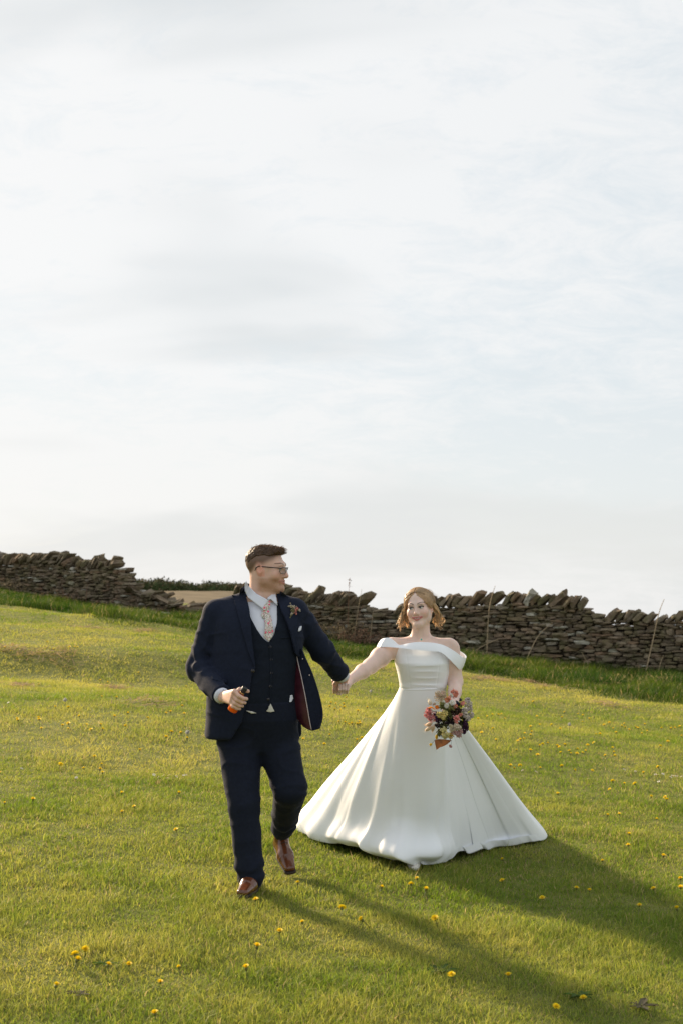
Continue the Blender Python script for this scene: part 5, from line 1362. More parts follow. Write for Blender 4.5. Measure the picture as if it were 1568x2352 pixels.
    # ---------------- folded band off the shoulders: front, round both arms, across the back
    up = [(881, 1466, 8.115), (891.5, 1465, 8.10), (903, 1472, 8.09), (915.5, 1481, 8.085), (936, 1477.5, 8.062), (959, 1474.5, 8.048), (991, 1476, 8.050), (1008, 1479, 8.066), (1023, 1484, 8.080), (1043.5, 1496, 8.095), (1064, 1510.5, 8.135), (1070, 1508, 8.19), (1060, 1498, 8.26), (1036, 1488, 8.285), (1000, 1480, 8.272), (965, 1478, 8.268), (930, 1478, 8.27), (900, 1476, 8.275), (880, 1474, 8.25), (873, 1470, 8.19)]
    lo = [(870, 1486, 8.090), (882, 1486, 8.075), (895, 1486.5, 8.065), (915.5, 1488, 8.055), (936, 1490.5, 8.030), (959, 1493.5, 8.020), (991, 1496, 8.022), (1011.5, 1498.5, 8.036), (1031, 1514, 8.060), (1043, 1526, 8.085), (1055, 1538, 8.125), (1060, 1536, 8.19), (1052, 1526, 8.28), (1034, 1512, 8.30), (1000, 1504, 8.292), (965, 1502, 8.29), (930, 1502, 8.29), (900, 1500, 8.295), (876, 1496, 8.265), (864, 1488, 8.19)]
    U = curve2([tuple(P3(*p)) for p in up], 8); Lw = curve2([tuple(P3(*p)) for p in lo], 8); n = len(U); m = 9; V = []
    cen = np.array([xx(968), YB, 0])
    for j in range(m):
        t = j / (m - 1); p = U * (1 - t) + Lw * t; outw = p - cen; outw[:, 2] = 0; outw /= np.linalg.norm(outw, axis=1)[:, None]
        V.append(p + outw * 0.003 * math.sin(math.pi * t))
    for j in range(m):
        t = 1 - j / (m - 1); p = U * (1 - t) + Lw * t; outw = p - cen; outw[:, 2] = 0; outw /= np.linalg.norm(outw, axis=1)[:, None]
        V.append(p + outw * (0.003 * math.sin(math.pi * t) - 0.0045))
    V = np.array(V).reshape(-1, 3); q = grid_quads(n, 2 * m, True); k = np.arange(n); q = np.concatenate([q, np.stack([(2*m-1)*n + k, (2*m-1)*n + (k+1) % n, (k+1) % n, k], -1)])
    me = mesh_np('shoulder_band', V - O, quads=q, smooth_shade=True); me.set_sharp_from_angle(angle=R(40)); obj('shoulder_band', me, M_SATIN, root)
    # pendant
    p = P3(1541.5 * 0.6272, 1469, YB - 0.095); 
    bb = bvh_of((bv, bq)); v, q, t = tube([p + np.array([0, 0.01, 0]), p + np.array([0, -0.004, 0])], [0.006, 0.004], 8); obj('pendant', mesh_np('pendant', v - O, quads=q, tris=t), mat_plain('turquoise_stone', (0.10, 0.42, 0.36), 0.25), root)
    # ---------------- skirt
    hem_px = [(668, 1903), (690, 1919), (715, 1934), (745, 1947), (790, 1963), (830, 1977), (872, 1985), (900, 1990), (918, 1996), (935, 2001), (965, 1999), (1000, 1995), (1030, 1987), (1062, 1975), (1100, 1965), (1130, 1955), (1160, 1949), (1210, 1942), (1258, 1930)]
    hem = [np.array(on_ground(u, v)) for u, v in hem_px]
    rt, lt = hem[-1], hem[0]
    back = [(rt[0] - 0.05, rt[1] + 0.22), (rt[0] - 0.28, rt[1] + 0.50), (0.62, 9.75), (0.30, 9.85), (lt[0] + 0.25, 9.72), (lt[0] + 0.04, lt[1] + 0.24)]
    hem += [np.array((x, y, gz(x, y))) for x, y in back]
    C_ = curve2([tuple(p) for p in hem], 16); n0 = len(C_)
    s = np.concatenate([[0], np.cumsum(np.linalg.norm(np.diff(np.vstack([C_, C_[:1]]), axis=0), axis=1))]); n = 640
    ss = np.linspace(0, s[-1], n, endpoint=False); hemc = np.stack([np.interp(ss, s, np.append(C_[:, k], C_[0, k])) for k in range(3)], -1)
    wc = np.array([xx(969.5), YB, zz(1581)]); ang = np.arctan2(hemc[:, 0] - wc[0], -(hemc[:, 1] - wc[1]))      # 0 faces the camera
    # waist angle spreads evenly so cloth is gathered all round
    wa = np.unwrap(ang); kf = max(1, n // 24); wa = wa[0] + np.convolve(np.concatenate([wa[-kf:] - 2 * np.pi, wa, wa[:kf] + 2 * np.pi]) - wa[0], np.ones(2 * kf + 1) / (2 * kf + 1), 'valid') if wa[-1] > wa[0] else wa; wst = np.stack([wc[0] + 0.134 * np.sin(wa), wc[1] - 0.098 * np.cos(wa), np.full(n, wc[2])], -1)
    sf = [float(ss[np.argmin(np.linalg.norm(hemc - hem[i], axis=1))]) for i in (0, 3, 15, 18)]
    fr = smooth(sf[0], sf[1] + 0.25, ss) * smooth(sf[3] + 0.05, sf[2] - 0.45, ss); bk = smooth(sf[3] + 0.1, sf[3] + 0.7, ss) * smooth(s[-1] - 0.1, s[-1] - 0.7, ss)
    rr = np.random.default_rng(21)
    fold_s = np.sort(rr.uniform(0, s[-1], 18)); fs_w = rr.uniform(0.10, 0.24, 18); fs_a = rr.uniform(0.25, 1.0, 18); fs_k = rr.uniform(-0.10, 0.10, 18); fs_0 = rr.uniform(0.0, 0.35, 18)
    # the long folds that show in the front of the gown: position along the hem (m), width, height, drift, where they start
    big = [(1.10, 0.09, 0.6, 0.03, 0.15), (1.30, 0.12, 0.55, 0.01, 0.2), (1.55, 0.10, 0.7, -0.01, 0.15), (0.16, 0.12, 0.8, 0.03, 0.1), (0.40, 0.17, 0.9, 0.05, 0.05), (0.68, 0.15, 0.75, 0.06, 0.0), (0.98, 0.20, 0.5, 0.03, 0.3), (1.22, 0.10, 0.45, 0.0, 0.5), (1.36, 0.07, 0.6, 0.02, 0.35), (1.48, 0.05, 0.5, 0.0, 0.5), (1.62, 0.11, 0.6, -0.02, 0.35), (1.78, 0.07, 0.7, -0.03, 0.3), (1.95, 0.07, 0.6, -0.03, 0.25), (2.12, 0.09, 0.7, -0.03, 0.1), (2.36, 0.12, 0.9, -0.02, 0.15)]
    kf2 = n // 14; pad = np.concatenate([hemc[-kf2:], hemc, hemc[:kf2]]); sm = np.stack([np.convolve(pad[:, k], np.ones(2 * kf2 + 1) / (2 * kf2 + 1), 'valid') for k in range(3)], -1)
    hs = hemc * (1 - fr[:, None]) + sm * fr[:, None]
    fine = [(rr.uniform(0, s[-1]), rr.uniform(0.025, 0.06), rr.uniform(0.05, 0.15), rr.uniform(-0.05, 0.05), rr.uniform(-0.2, 0.3), rr.uniform(0.45, 1.3)) for _ in range(26)]
    T = np.concatenate([np.linspace(0, 0.90, 70), np.linspace(0.905, 1.0, 22)]); V = []
    Ltot = s[-1]
    def fold_field(t):
        f = np.zeros(n)
        for s0, w_, a_, dr, st in list(zip(fold_s, fs_w, fs_a * 0.55, fs_k, fs_0)) + big:
            x = (ss - s0 - dr * (1 - t) + Ltot / 2) % Ltot - Ltot / 2; y = np.where(x < 0, -x, x / 0.65) / (w_ * (0.6 + 0.5 * t))
            f += a_ * np.where(y < 1, (0.5 + 0.5 * np.cos(np.pi * np.minimum(y, 1))) ** 1.15, 0) * float(smooth(st - 0.1, st + 0.45, t))
        for s0, w_, a_, dr, st, en in fine:
            x = (ss - s0 - dr * (1 - t) + Ltot / 2) % Ltot - Ltot / 2; y = np.where(x < 0, -x, x / 0.4) / w_
            f += a_ * np.where(y < 1, 0.5 + 0.5 * np.cos(np.pi * np.minimum(y, 1)), 0) * float(smooth(st - 0.05, st + 0.2, t)) * float(smooth(en + 0.2, en - 0.2, t))
        return f
    for t in T:
        hc_ = hs + (hemc - hs) * float(smooth(0.72, 1.0, t))
        p_ = 0.86 * fr + 1.0 * (1 - fr - bk) + 1.35 * bk
        base = wst + (hc_ - wst) * np.stack([t ** p_, t ** p_, np.full(n, t)], -1)
        # soft belly above the hem, where the cloth rolls under
        belly = 0.028 * np.exp(-((t - 0.93) / 0.075) ** 2) * (0.25 + 0.75 * fr) * (0.75 + 0.6 * noise2(ss * 4.5, ss * 0, 75)) + 0.03 * math.sin(math.pi * t) * fr
        outw = hemc - wc; outw[:, 2] = 0; outw /= np.linalg.norm(outw, axis=1)[:, None]
        roll = 0.075 * max(0.0, (t - 0.945) / 0.055) ** 2 * (0.2 + 0.8 * fr)
        f = fold_field(t)
        sw = 0.012 * noise2(ss * 2.2, np.full(n, t * 2.5), 71) * t
        hemw = (0.055 * (np.abs(noise2(ss * 5.2, np.full(n, t * 1.2), 72)) - 0.35) + 0.022 * (np.abs(noise2(ss * 11.5, np.full(n, t * 1.5), 74)) - 0.35)) * float(smooth(0.66, 0.95, t))
        d = belly - roll + 0.040 * t ** 0.75 * f + sw + hemw
        q_ = base + outw * d[:, None]
        q_[:, 2] += 0.012 + (0.055 * np.clip(np.abs(noise2(ss * 2.6, ss * 0, 73)) - 0.10, 0, 1) + 0.03 * np.clip(np.abs(noise2(ss * 7.0, ss * 0, 76)) - 0.15, 0, 1)) * max(0.0, (t - 0.80) / 0.2) ** 1.5 * (0.35 + 0.65 * fr)
        V.append(q_)
    inn = V[-1].copy(); outw = hemc - wc; outw[:, 2] = 0; outw /= np.linalg.norm(outw, axis=1)[:, None]
    V.append(inn - outw * 0.03 + np.array([0, 0, 0.008])); V.append(inn - outw * 0.08 + np.array([0, 0, 0.05]))
    V = np.array(V).reshape(-1, 3)
    obj('skirt', mesh_np('skirt', V - O, quads=grid_quads(n, len(V) // n, True), smooth_shade=True), M_SATIN, root)
    # narrow waist seam
    th = np.linspace(0, 2 * np.pi, 72, endpoint=False); ring = [np.array([wc[0] + 0.1345 * math.sin(a), wc[1] - 0.0965 * math.cos(a), zz(1580) + 0.004 * math.sin(a)]) for a in th]
    bag = Bag(); V2 = []
    for dz, dr in ((0.007, -0.004), (0.005, 0.001), (-0.004, 0.001), (-0.007, -0.004)): V2.append(np.array([p + np.array([math.sin(a) * dr, -math.cos(a) * dr, dz]) for p, a in zip(ring, th)]))
    obj('waist_band', mesh_np('waist_band', np.concatenate(V2) - O, quads=grid_quads(72, 4, True), smooth_shade=True), M_SATIN, root)
    # lace shoe peeping out
    S = Sdf(); t1 = np.array(on_ground(951, 2002)); t1[2] += 0.02; S.cap(t1 + np.array([0.01, 0.23, 0.02]), t1 + np.array([0.0, 0.05, 0.0]), 0.030, 0.020, 0.02); S.cap(t1 + np.array([-0.014, 0.09, 0.004]), t1 + np.array([-0.010, 0.02, -0.006]), 0.024, 0.014, 0.02); S.cap(t1 + np.array([0.014, 0.09, 0.004]), t1 + np.array([0.010, 0.02, -0.006]), 0.024, 0.014, 0.02); S.cap(t1 + np.array([0.01, 0.21, 0.02]), t1 + np.array([0.01, 0.16, 0.07]), 0.03, 0.03, 0.02)
    sdf_obj('shoe', S, 0.004, M_LACE, root)
    t2 = np.array((0.60, 8.46, gz(0.60, 8.46) + 0.02)); S = Sdf(); S.cap(t2 + np.array([0.01, 0.19, 0.10]), t2, 0.03, 0.022, 0.02); sdf_obj('shoe', S, 0.005, M_LACE, root)
build_bride()

# ------------------------------------------------------------------ bouquet, a thing of its own held in her hand
def build_bouquet():
    C0 = P3(1030, 1645, 7.90); root = empty('bouquet', C0); tag(root, 'bouquet of dried pink, cream and dark flowers in the bride\'s hand', 'bouquet')
    rr = np.random.default_rng(31); M_FL = mat_plain('dried_petals', (1, 1, 1), 0.8, 0.15, vcol=True, trans=0.22)
    px = lambda zx, zy: (940.8 + zx * 0.112, 1555.5 + zy * 0.112)
    Rb = 0.135
    def centre(zx, zy, lift=0.0):
        u, v = px(zx, zy); x = (u - 1030) / 413; z = (1645 - v) / 413; y = -math.sqrt(max(0.002, Rb ** 2 * 1.1 - x * x - z * z)) * 0.75 - lift
        return P3(u, v, 7.90 + y)
    OCT = np.array([(1, 0, 0), (-1, 0, 0), (0, 1, 0), (0, -1, 0), (0, 0, 1), (0, 0, -1.0)]); OF = np.array([(0,2,4),(2,1,4),(1,3,4),(3,0,4),(2,0,5),(1,2,5),(3,1,5),(0,3,5)])
    def cluster(name, zx, zy, rz, col, size=0.006, n=45, shape=(1, 0.8, 0.5), lift=0.0, hollow=0.35, spread=0.3):
        c = centre(zx, zy, lift); rad = rz * 0.112 / 413; bag = Bag()
        for _ in range(n):
            d = rr.normal(0, 1, 3); d /= np.linalg.norm(d); p = c + d * rad * (hollow + (1 - hollow) * rr.random() ** 0.5) * np.array([1, 0.8, 1])
            Rm = np.array(Euler(rr.uniform(0, 6.28, 3)).to_matrix()); k = np.array(col) * rr.uniform(1 - spread, 1 + spread)
            bag.add(p + (OCT * np.array(shape) * size * rr.uniform(0.6, 1.3)) @ Rm.T - C0, t=OF, c=k)
            if rr.random() < 0.4: v, q, t = tube([c + (p - c) * 0.2, p], 0.0006, 3, False); bag.add(v - C0, q, None, np.array(col) * 0.5)
        obj(name, bag.mesh(name, False), M_FL, root)
    def everlasting(zx, zy, rz, col, lift=0.012):
        c = centre(zx, zy, lift); rad = rz * 0.112 / 413; bag = Bag(); nd = np.array([rr.uniform(-0.4, 0.4), -1, rr.uniform(-0.1, 0.5)]); nd /= np.linalg.norm(nd)
        a = np.cross(nd, [0, 0, 1.0]); a /= np.linalg.norm(a); b = np.cross(nd, a)
        for ring in range(4):
            rr_ = rad * (1 - 0.22 * ring); np_ = 12 - ring
            for i in range(np_):
                th = 2 * math.pi * i / np_ + ring * 0.3; d = a * math.cos(th) + b * math.sin(th); s = np.cross(nd, d)
                p0 = c + d * rr_ * 0.15 + nd * 0.002 * ring; p1 = c + d * rr_ * 0.65 + nd * (0.003 + 0.003 * ring); p2 = c + d * rr_ + nd * (0.001 + 0.004 * ring)
                bag.add(np.array([p0, p1 + s * rr_ * 0.25, p2, p1 - s * rr_ * 0.25]) - C0, q=[(0, 1, 2, 3)], c=np.array(col) * rr.uniform(0.85, 1.1))
        v, q, t = tube([c, c + nd * 0.008], [rad * 0.3, rad * 0.15], 8); bag.add(v - C0, q, t, np.array(col) * np.array([0.9, 0.8, 0.5]))
        obj('white_everlasting', bag.mesh('white_everlasting', False), M_FL, root)
    def tail(zx, zy, zx1, zy1, rz, col, lift=0.0):
        a = centre(zx, zy, lift); b = centre(zx1, zy1, lift); rad = rz * 0.112 / 413; bag = Bag()
        v, q, t = tube([a + (b - a) * k for k in (0, 0.2, 0.5, 0.8, 1)], [rad * 0.3, rad * 0.9, rad, rad * 0.75, rad * 0.2], 8); bag.add(v - C0, q, t, col)
        for _ in range(90):
            k = rr.uniform(0.05, 1); p = a + (b - a) * k; d = rr.normal(0, 1, 3); d /= np.linalg.norm(d); d = d + (b - a) / np.linalg.norm(b - a) * 0.6; s = rr.normal(0, 0.0006, 3)
            bag.add(np.array([p - s, p + s, p + d * rad * 1.5]) - C0, t=[(0, 1, 2)], c=np.array(col) * rr.uniform(0.8, 1.25))
        obj('bunny_tail_grass', bag.mesh('bunny_tail_grass', False), M_FL, root)
    def leaf(name, pts, col, lift=0.015, curl=0.01):
        P = np.array([centre(*p, lift) for p in pts]); c = P.mean(0) + np.array([0, -curl, 0]); k = np.arange(len(P)); n = len(P)
        bag = Bag(); Pb = P + np.array([0, 0.0015, 0]); mid = (P + c) / 2 + np.array([0, -curl * 0.5, 0])
        bag.add(np.concatenate([P, mid, [c]]) - C0, q=np.stack([k, (k+1) % n, n + (k+1) % n, n + k], -1), t=np.stack([n + k, n + (k+1) % n, np.full(n, 2*n)], -1), c=col)
        o = obj(name, bag.mesh(name), M_FL, root); return o
    cream, tan, coral, pink, white = (0.78, 0.69, 0.54), (0.68, 0.54, 0.37), (0.92, 0.34, 0.22), (0.86, 0.36, 0.36), (0.90, 0.87, 0.80)
    lil, dark, plum, green, olive, lemon, mauve = (0.74, 0.65, 0.61), (0.026, 0.020, 0.024), (0.075, 0.030, 0.075), (0.20, 0.21, 0.07), (0.12, 0.125, 0.045), (0.80, 0.68, 0.27), (0.68, 0.42, 0.42)
    # dark leafy heart of the bouquet
    for zx, zy, rz, c in ((900, 720, 150, (0.05, 0.03, 0.022)), (620, 930, 130, dark), (830, 900, 130, dark), (1080, 890, 120, (0.03, 0.032, 0.015)), (700, 1010, 110, olive), (560, 820, 110, plum), (760, 800, 120, olive), (980, 1000, 120, olive), (760, 640, 120, green), (620, 1140, 90, olive), (1000, 650, 120, (0.06, 0.035, 0.03))):
        cluster('dark_foliage', zx, zy, rz * 0.9, np.array(c) * 1.3, 0.012, 50, (1, 0.55, 0.25), -0.022, 0.15, 0.45)
    cluster('cream_gypsophila', 620, 390, 135, tan, 0.0034, 150, (1, 1, 0.8), 0, 0.2); cluster('cream_gypsophila', 560, 330, 60, cream, 0.003, 50, (1, 1, 0.8), 0, 0.2)
    cluster('coral_tuft', 900, 340, 85, coral, 0.006, 90, (2.0, 0.4, 0.4)); cluster('coral_tuft', 775, 460, 70, coral, 0.006, 60, (1.8, 0.4, 0.4)); cluster('coral_tuft', 930, 600, 50, coral, 0.005, 40, (1.6, 0.4, 0.4), 0.004)
    for a in ((860, 520, 68), (745, 585, 58), (840, 375, 50)): everlasting(*a, white)
    leaf('navy_leaf', [(1000, 500), (1010, 420), (1060, 450), (1065, 480)], (0.018, 0.018, 0.03)); leaf('navy_leaf', [(930, 470), (980, 490), (1030, 540), (1010, 580), (950, 560)], (0.018, 0.018, 0.03))
    cluster('pink_blossom', 1080, 530, 48, (0.90, 0.36, 0.30), 0.006, 40); cluster('pink_blossom', 950, 850, 66, (0.90, 0.34, 0.31), 0.006, 70, (1.4, 0.6, 0.4), 0.010); cluster('pink_blossom', 1030, 770, 36, (0.70, 0.22, 0.20), 0.005, 30, lift=0.008); cluster('pink_blossom', 945, 930, 34, (0.90, 0.38, 0.34), 0.006, 20, lift=0.008)
    for a in ((1180, 470, 60), (1190, 560, 90), (1120, 680, 78), (1230, 640, 60), (1250, 770, 70), (1185, 850, 60), (1130, 770, 60)): cluster('lilac_statice', *a, lil, 0.0044, 95, (1, 0.9, 0.7), 0.002, 0.3, 0.4)
    leaf('orange_leaf', [(330, 640), (430, 595), (500, 640), (520, 670), (440, 625)], (0.85, 0.27, 0.03)); cluster('orange_blossom', 550, 620, 42, (0.90, 0.28, 0.03), 0.007, 26)
    for a in ((400, 770, 105), (350, 760, 70), (450, 850, 80), (380, 680, 60)): cluster('pink_feather', *a, pink, 0.0048, 85, (1.6, 0.5, 0.5), 0.0, 0.2)
    cluster('green_leaves', 650, 590, 72, (0.20, 0.20, 0.07), 0.012, 30, (1, 0.8, 0.25)); cluster('green_leaves', 850, 620, 66, (0.24, 0.23, 0.09), 0.011, 26, (1, 0.8, 0.25))
    for a in ((600, 770, 62), (715, 745, 60), (680, 820, 50)): cluster('yellow_hydrangea', *a, lemon, 0.0058, 70, (1, 0.9, 0.4), 0.010)
    tail(430, 560, 380, 470, 42, cream); tail(450, 940, 320, 985, 40, (0.80, 0.62, 0.47)); tail(450, 1010, 310, 1095, 42, (0.82, 0.66, 0.50)); tail(490, 980, 455, 1110, 36, (0.78, 0.60, 0.45)); tail(520, 530, 480, 560, 26, (0.55, 0.40, 0.30))
    for a in ((835, 1000, 34), (845, 1082, 34)): cluster('cream_ball', *a, (0.80, 0.69, 0.50), 0.0045, 60, (1, 1, 0.6), 0.014, 0.75, 0.12)
    for a in ((950, 1010, 62), (915, 1050, 45), (1000, 1030, 48), (940, 985, 40)): cluster('cream_everlasting', *a, (0.80, 0.68, 0.55), 0.006, 60, (1, 0.8, 0.5), 0.012, 0.5, 0.2)
    for a in ((900, 1125, 45), (960, 1150, 50), (1000, 1190, 48), (1030, 1110, 45)): cluster('mauve_everlasting', *a, mauve, 0.006, 50, (1, 0.8, 0.5), 0.010, 0.5, 0.2)
    cluster('purple_statice', 1130, 1030, 78, plum, 0.007, 80); cluster('purple_statice', 1100, 1115, 48, plum, 0.007, 46); cluster('purple_statice', 1130, 940, 60, plum, 0.007, 46)
    for a in ((690, 1080, 58), (700, 1190, 46), (770, 1180, 46), (720, 1230, 34)): cluster('pale_yellow_blossom', *a, (0.84, 0.76, 0.38), 0.008, 40, (1, 0.8, 0.35), 0.012)
    cluster('mustard_blossom', 830, 1195, 72, (0.68, 0.44, 0.04), 0.0042, 80, lift=0.008); tail(545, 1180, 540, 1270, 30, (0.75, 0.50, 0.06), 0.005)
    leaf('brown_leaf', [(500, 1290), (600, 1268), (720, 1275), (850, 1290), (760, 1375), (690, 1412), (610, 1440), (540, 1492), (518, 1400)], (0.22, 0.095, 0.042), 0.02, 0.012)
    # sprays that hang loose on thread stems
    for (zx, zy, zx0, zy0, rz, c, nm) in ((420, 1380, 545, 1230, 24, (0.78, 0.52, 0.06), 'yellow_spray'), (830, 1415, 850, 1290, 27, (0.62, 0.32, 0.32), 'pink_spray')):
        cluster(nm, zx, zy, rz, c, 0.006, 22, lift=0.02)
        a = centre(zx, zy, 0.02); b = centre(zx0, zy0); v, q, t = tube([a, (a + b) / 2 + np.array([0, -0.004, -0.004]), b], 0.0007, 4); obj('thread_stem', mesh_np('thread_stem', v - C0, quads=q, tris=t), M_FL, root)
    # stems gathered in the hand
    bag = Bag(); hs = P3(1034, 1640, 7.905)
    for _ in range(26):
        d = rr.normal(0, 1, 3) * np.array([0.05, 0.02, 0.05]); a = hs + rr.normal(0, 0.006, 3); v, q, t = tube([a + np.array([0.01, 0.06, 0.03]) + rr.normal(0, 0.006, 3), a, C0 + d + np.array([0, -0.03, 0])], 0.002, 5); bag.add(v - C0, q, t, (0.10, 0.10, 0.04))
    obj('stems', bag.mesh('stems'), M_FL, root)
build_bouquet()
# ------------------------------------------------------------------ dandelions, daisies, stalks
M_PETAL = mat_plain('dandelion_petals', (1, 1, 1), 0.6, 0.2, vcol=True, trans=0.25)
M_STEM = mat_plain('flower_stem', (0.16, 0.17, 0.05), 0.6, 0.2, var=0.2, trans=0.2)
NEAR = [(196, 2178), (180, 2195), (167, 2208), (242, 2213), (297, 2209), (123, 2265), (416, 2218), (362, 2327), (586, 2179), (571, 2227), (589, 2064), (368, 2250), (700, 2116), (643, 2138), (782, 2085), (685, 2027), (697, 1695), (870, 2036), (852, 2108), (410, 1903),
        (945, 2030), (961, 2014), (971, 2046), (1007, 2108), (1039, 2234), (1168, 2240), (1158, 2018), (1164, 1970), (1321, 2038), (1352, 2039), (1247, 2060), (1443, 1916), (1443, 1940), (1520, 1968), (1507, 2041), (1469, 2074), (1558, 2092), (1563, 2016), (1563, 2038), (1384, 1974), (1271, 2306), (1343, 2288)]
ZL = [(328,457),(823,557),(952,575),(880,450),(828,427),(565,645),(455,637),(305,725),(162,760),(145,733),(325,752),(343,818),(510,792),(583,783),(560,818),(718,785),(807,788),(765,827),(820,835),(670,722),(935,715),(1043,700),(1030,793),(1200,720),(1355,697),(1402,685),(1513,700),(1493,640),(1395,855),(1362,897),(1510,902),(1500,860),(1133,988),(773,1045),(830,1107),(805,1153),(843,1183),(707,1147),(478,1113),(5,1188),(1002,1350),(1465,1350),(265,1408),(47,1427),(1115,1447),(1008,1505),(98,183),(425,175),(582,152),(613,158),(640,158),(1345,187),(1158,360),(1530,472),(375,112),(48,163)]
ZR = [(92,447),(165,433),(190,427),(235,423),(275,410),(280,445),(125,487),(208,525),(127,555),(350,303),(505,332),(520,438),(533,495),(483,515),(435,555),(468,550),(418,590),(388,607),(413,607),(478,572),(235,608),(355,670),(530,652),(560,637),(525,717),(465,685),(585,625),(655,655),(685,648),(712,645),(755,700),(767,683),(797,708),(830,685),(862,682),(790,662),(700,695),(720,410),(690,450),(815,417),(845,432),(852,472),(900,455),(640,495),(685,527),(1005,500),(1043,482),(1070,520),(1117,505),(1155,488),(1175,530),(1165,515),(1215,510),(1252,527),(1283,497),(1310,540),(1280,555),(1415,518),(1475,530),(1500,518),(1550,572),(1550,507),(1455,622),(1388,650),(943,618),(880,640),(1060,655),(1062,697),(1022,715),(1077,722),(325,790),(343,803),(398,790),(532,803),(702,797),(763,820),(905,812),(1293,838),(1410,803),(1070,907),(1147,915),(1250,922),(1055,943),(670,992),(1323,1013),(1460,1000),(1445,1035),(1005,1140),(1115,1135),(1375,1165),(970,568),(935,560),(1090,560)]
ZM = [(218,790),(140,848),(78,853),(85,882),(165,872),(197,862),(205,885),(165,912),(118,912),(328,925),(415,893),(178,1012),(212,1028),(250,1045),(322,1020),(335,1038),(362,1040),(300,1050),(60,1153),(312,1197),(377,1185),(15,1237)]
DAND = NEAR + [(x * 0.28, 1442.6 + y * 0.28) for x, y in ZL] + [(1066 + x * 0.32, 1505.3 + y * 0.32) for x, y in ZR] + [(740 + x * 0.24, 1411 + y * 0.24) for x, y in ZM]

def dandelion_meshes(seed, openness):
    r = np.random.default_rng(seed); bag = Bag(); rad = 0.021
    for ring, (n, rr_, up, c) in enumerate(((26, 1.0, 0.10, (0.88, 0.66, 0.016)), (20, 0.80, 0.32, (0.90, 0.69, 0.018)), (14, 0.56, 0.50, (0.92, 0.72, 0.022)), (8, 0.32, 0.62, (0.88, 0.66, 0.018)))):
        for i in range(n):
            th = 2 * math.pi * (i + r.uniform(-0.3, 0.3)) / n; L = rad * rr_ * r.uniform(0.85, 1.1) * (0.45 + 0.55 * openness); u = rad * (up + (1 - openness) * 0.75 * rr_ + 0.12)
            d = np.array([math.cos(th), math.sin(th), 0]); s = np.array([-d[1], d[0], 0]) * rad * 0.085
            m = d * L * 0.55 + np.array([0, 0, u * 0.75]); t = d * L + np.array([0, 0, u])
            bag.add([d * 0.002 - s * 0.5, d * 0.002 + s * 0.5, m + s, t + s * 0.6, t - s * 0.6, m - s], q=[(0, 1, 2, 5), (5, 2, 3, 4)], c=np.array(c) * r.uniform(0.85, 1.1))
    head = bag.mesh('flower_head', False); head.materials.append(M_PETAL)
    b = Bag(); v, q, t = tube([(0, 0, -0.011), (0, 0, -0.004), (0, 0, 0.004)], [0.0025, 0.0075, 0.0062], 8); b.add(v, q, t, (0.13, 0.14, 0.05))
    v, q, t = tube([(r.normal(0, 0.006), r.normal(0, 0.006), -0.075), (0.001, 0.001, -0.035), (0, 0, -0.006)], [0.0021, 0.0019, 0.0017], 6); b.add(v, q, t)
    stem = b.mesh('stem'); stem.materials.append(M_STEM)
    return head, stem
DM = [dandelion_meshes(200 + i, o_) for i, o_ in enumerate((1.0, 0.95, 0.8, 0.9, 0.55, 0.7))]
def make_dandelions():
    r = random.Random(17)
    nN, nL, nR = len(NEAR), len(ZL), len(ZR)
    def words(i, u, v):
        if (u, v) == (589, 2064): return 'yellow dandelion right beside the toe of the man\'s front shoe'
        if i < nN: return ('yellow dandelion in or beside the shadow the gown throws on the grass' if u > 900 else 'large yellow dandelion in the open sunlit grass in front of the man') if v > 1800 else 'yellow dandelion in the grass between the man and the woman'
        if i < nN + nL: return 'yellow dandelion on the lawn on the man\'s bottle side, below the broken wall'
        if i < nN + nL + nR: return 'yellow dandelion on the lawn on the bouquet side, below the long wall'
        return 'yellow dandelion in the grass between the man and the woman'
    for i, (u, v) in enumerate(DAND):
        p0 = on_ground(u, v); hgt = r.uniform(0.045, 0.065); p = on_ground(u, v + hgt * F / p0.y * 0.95)
        e = empty('dandelion', p); e.rotation_euler = (r.gauss(-0.22, 0.22), r.gauss(0, 0.2), r.uniform(0, 6.28)); s = r.uniform(0.72, 1.05); e.scale = (s, s, s)
        tag(e, words(i, u, v), 'flower', 'dandelions in the lawn')
        h, st = r.choice(DM)
        for nm, me in (('flower_head', h), ('stem', st)):
            o = bpy.data.objects.new(nm, me); COL.objects.link(o); o.parent = e; o.location = (0, 0, hgt)
make_dandelions()

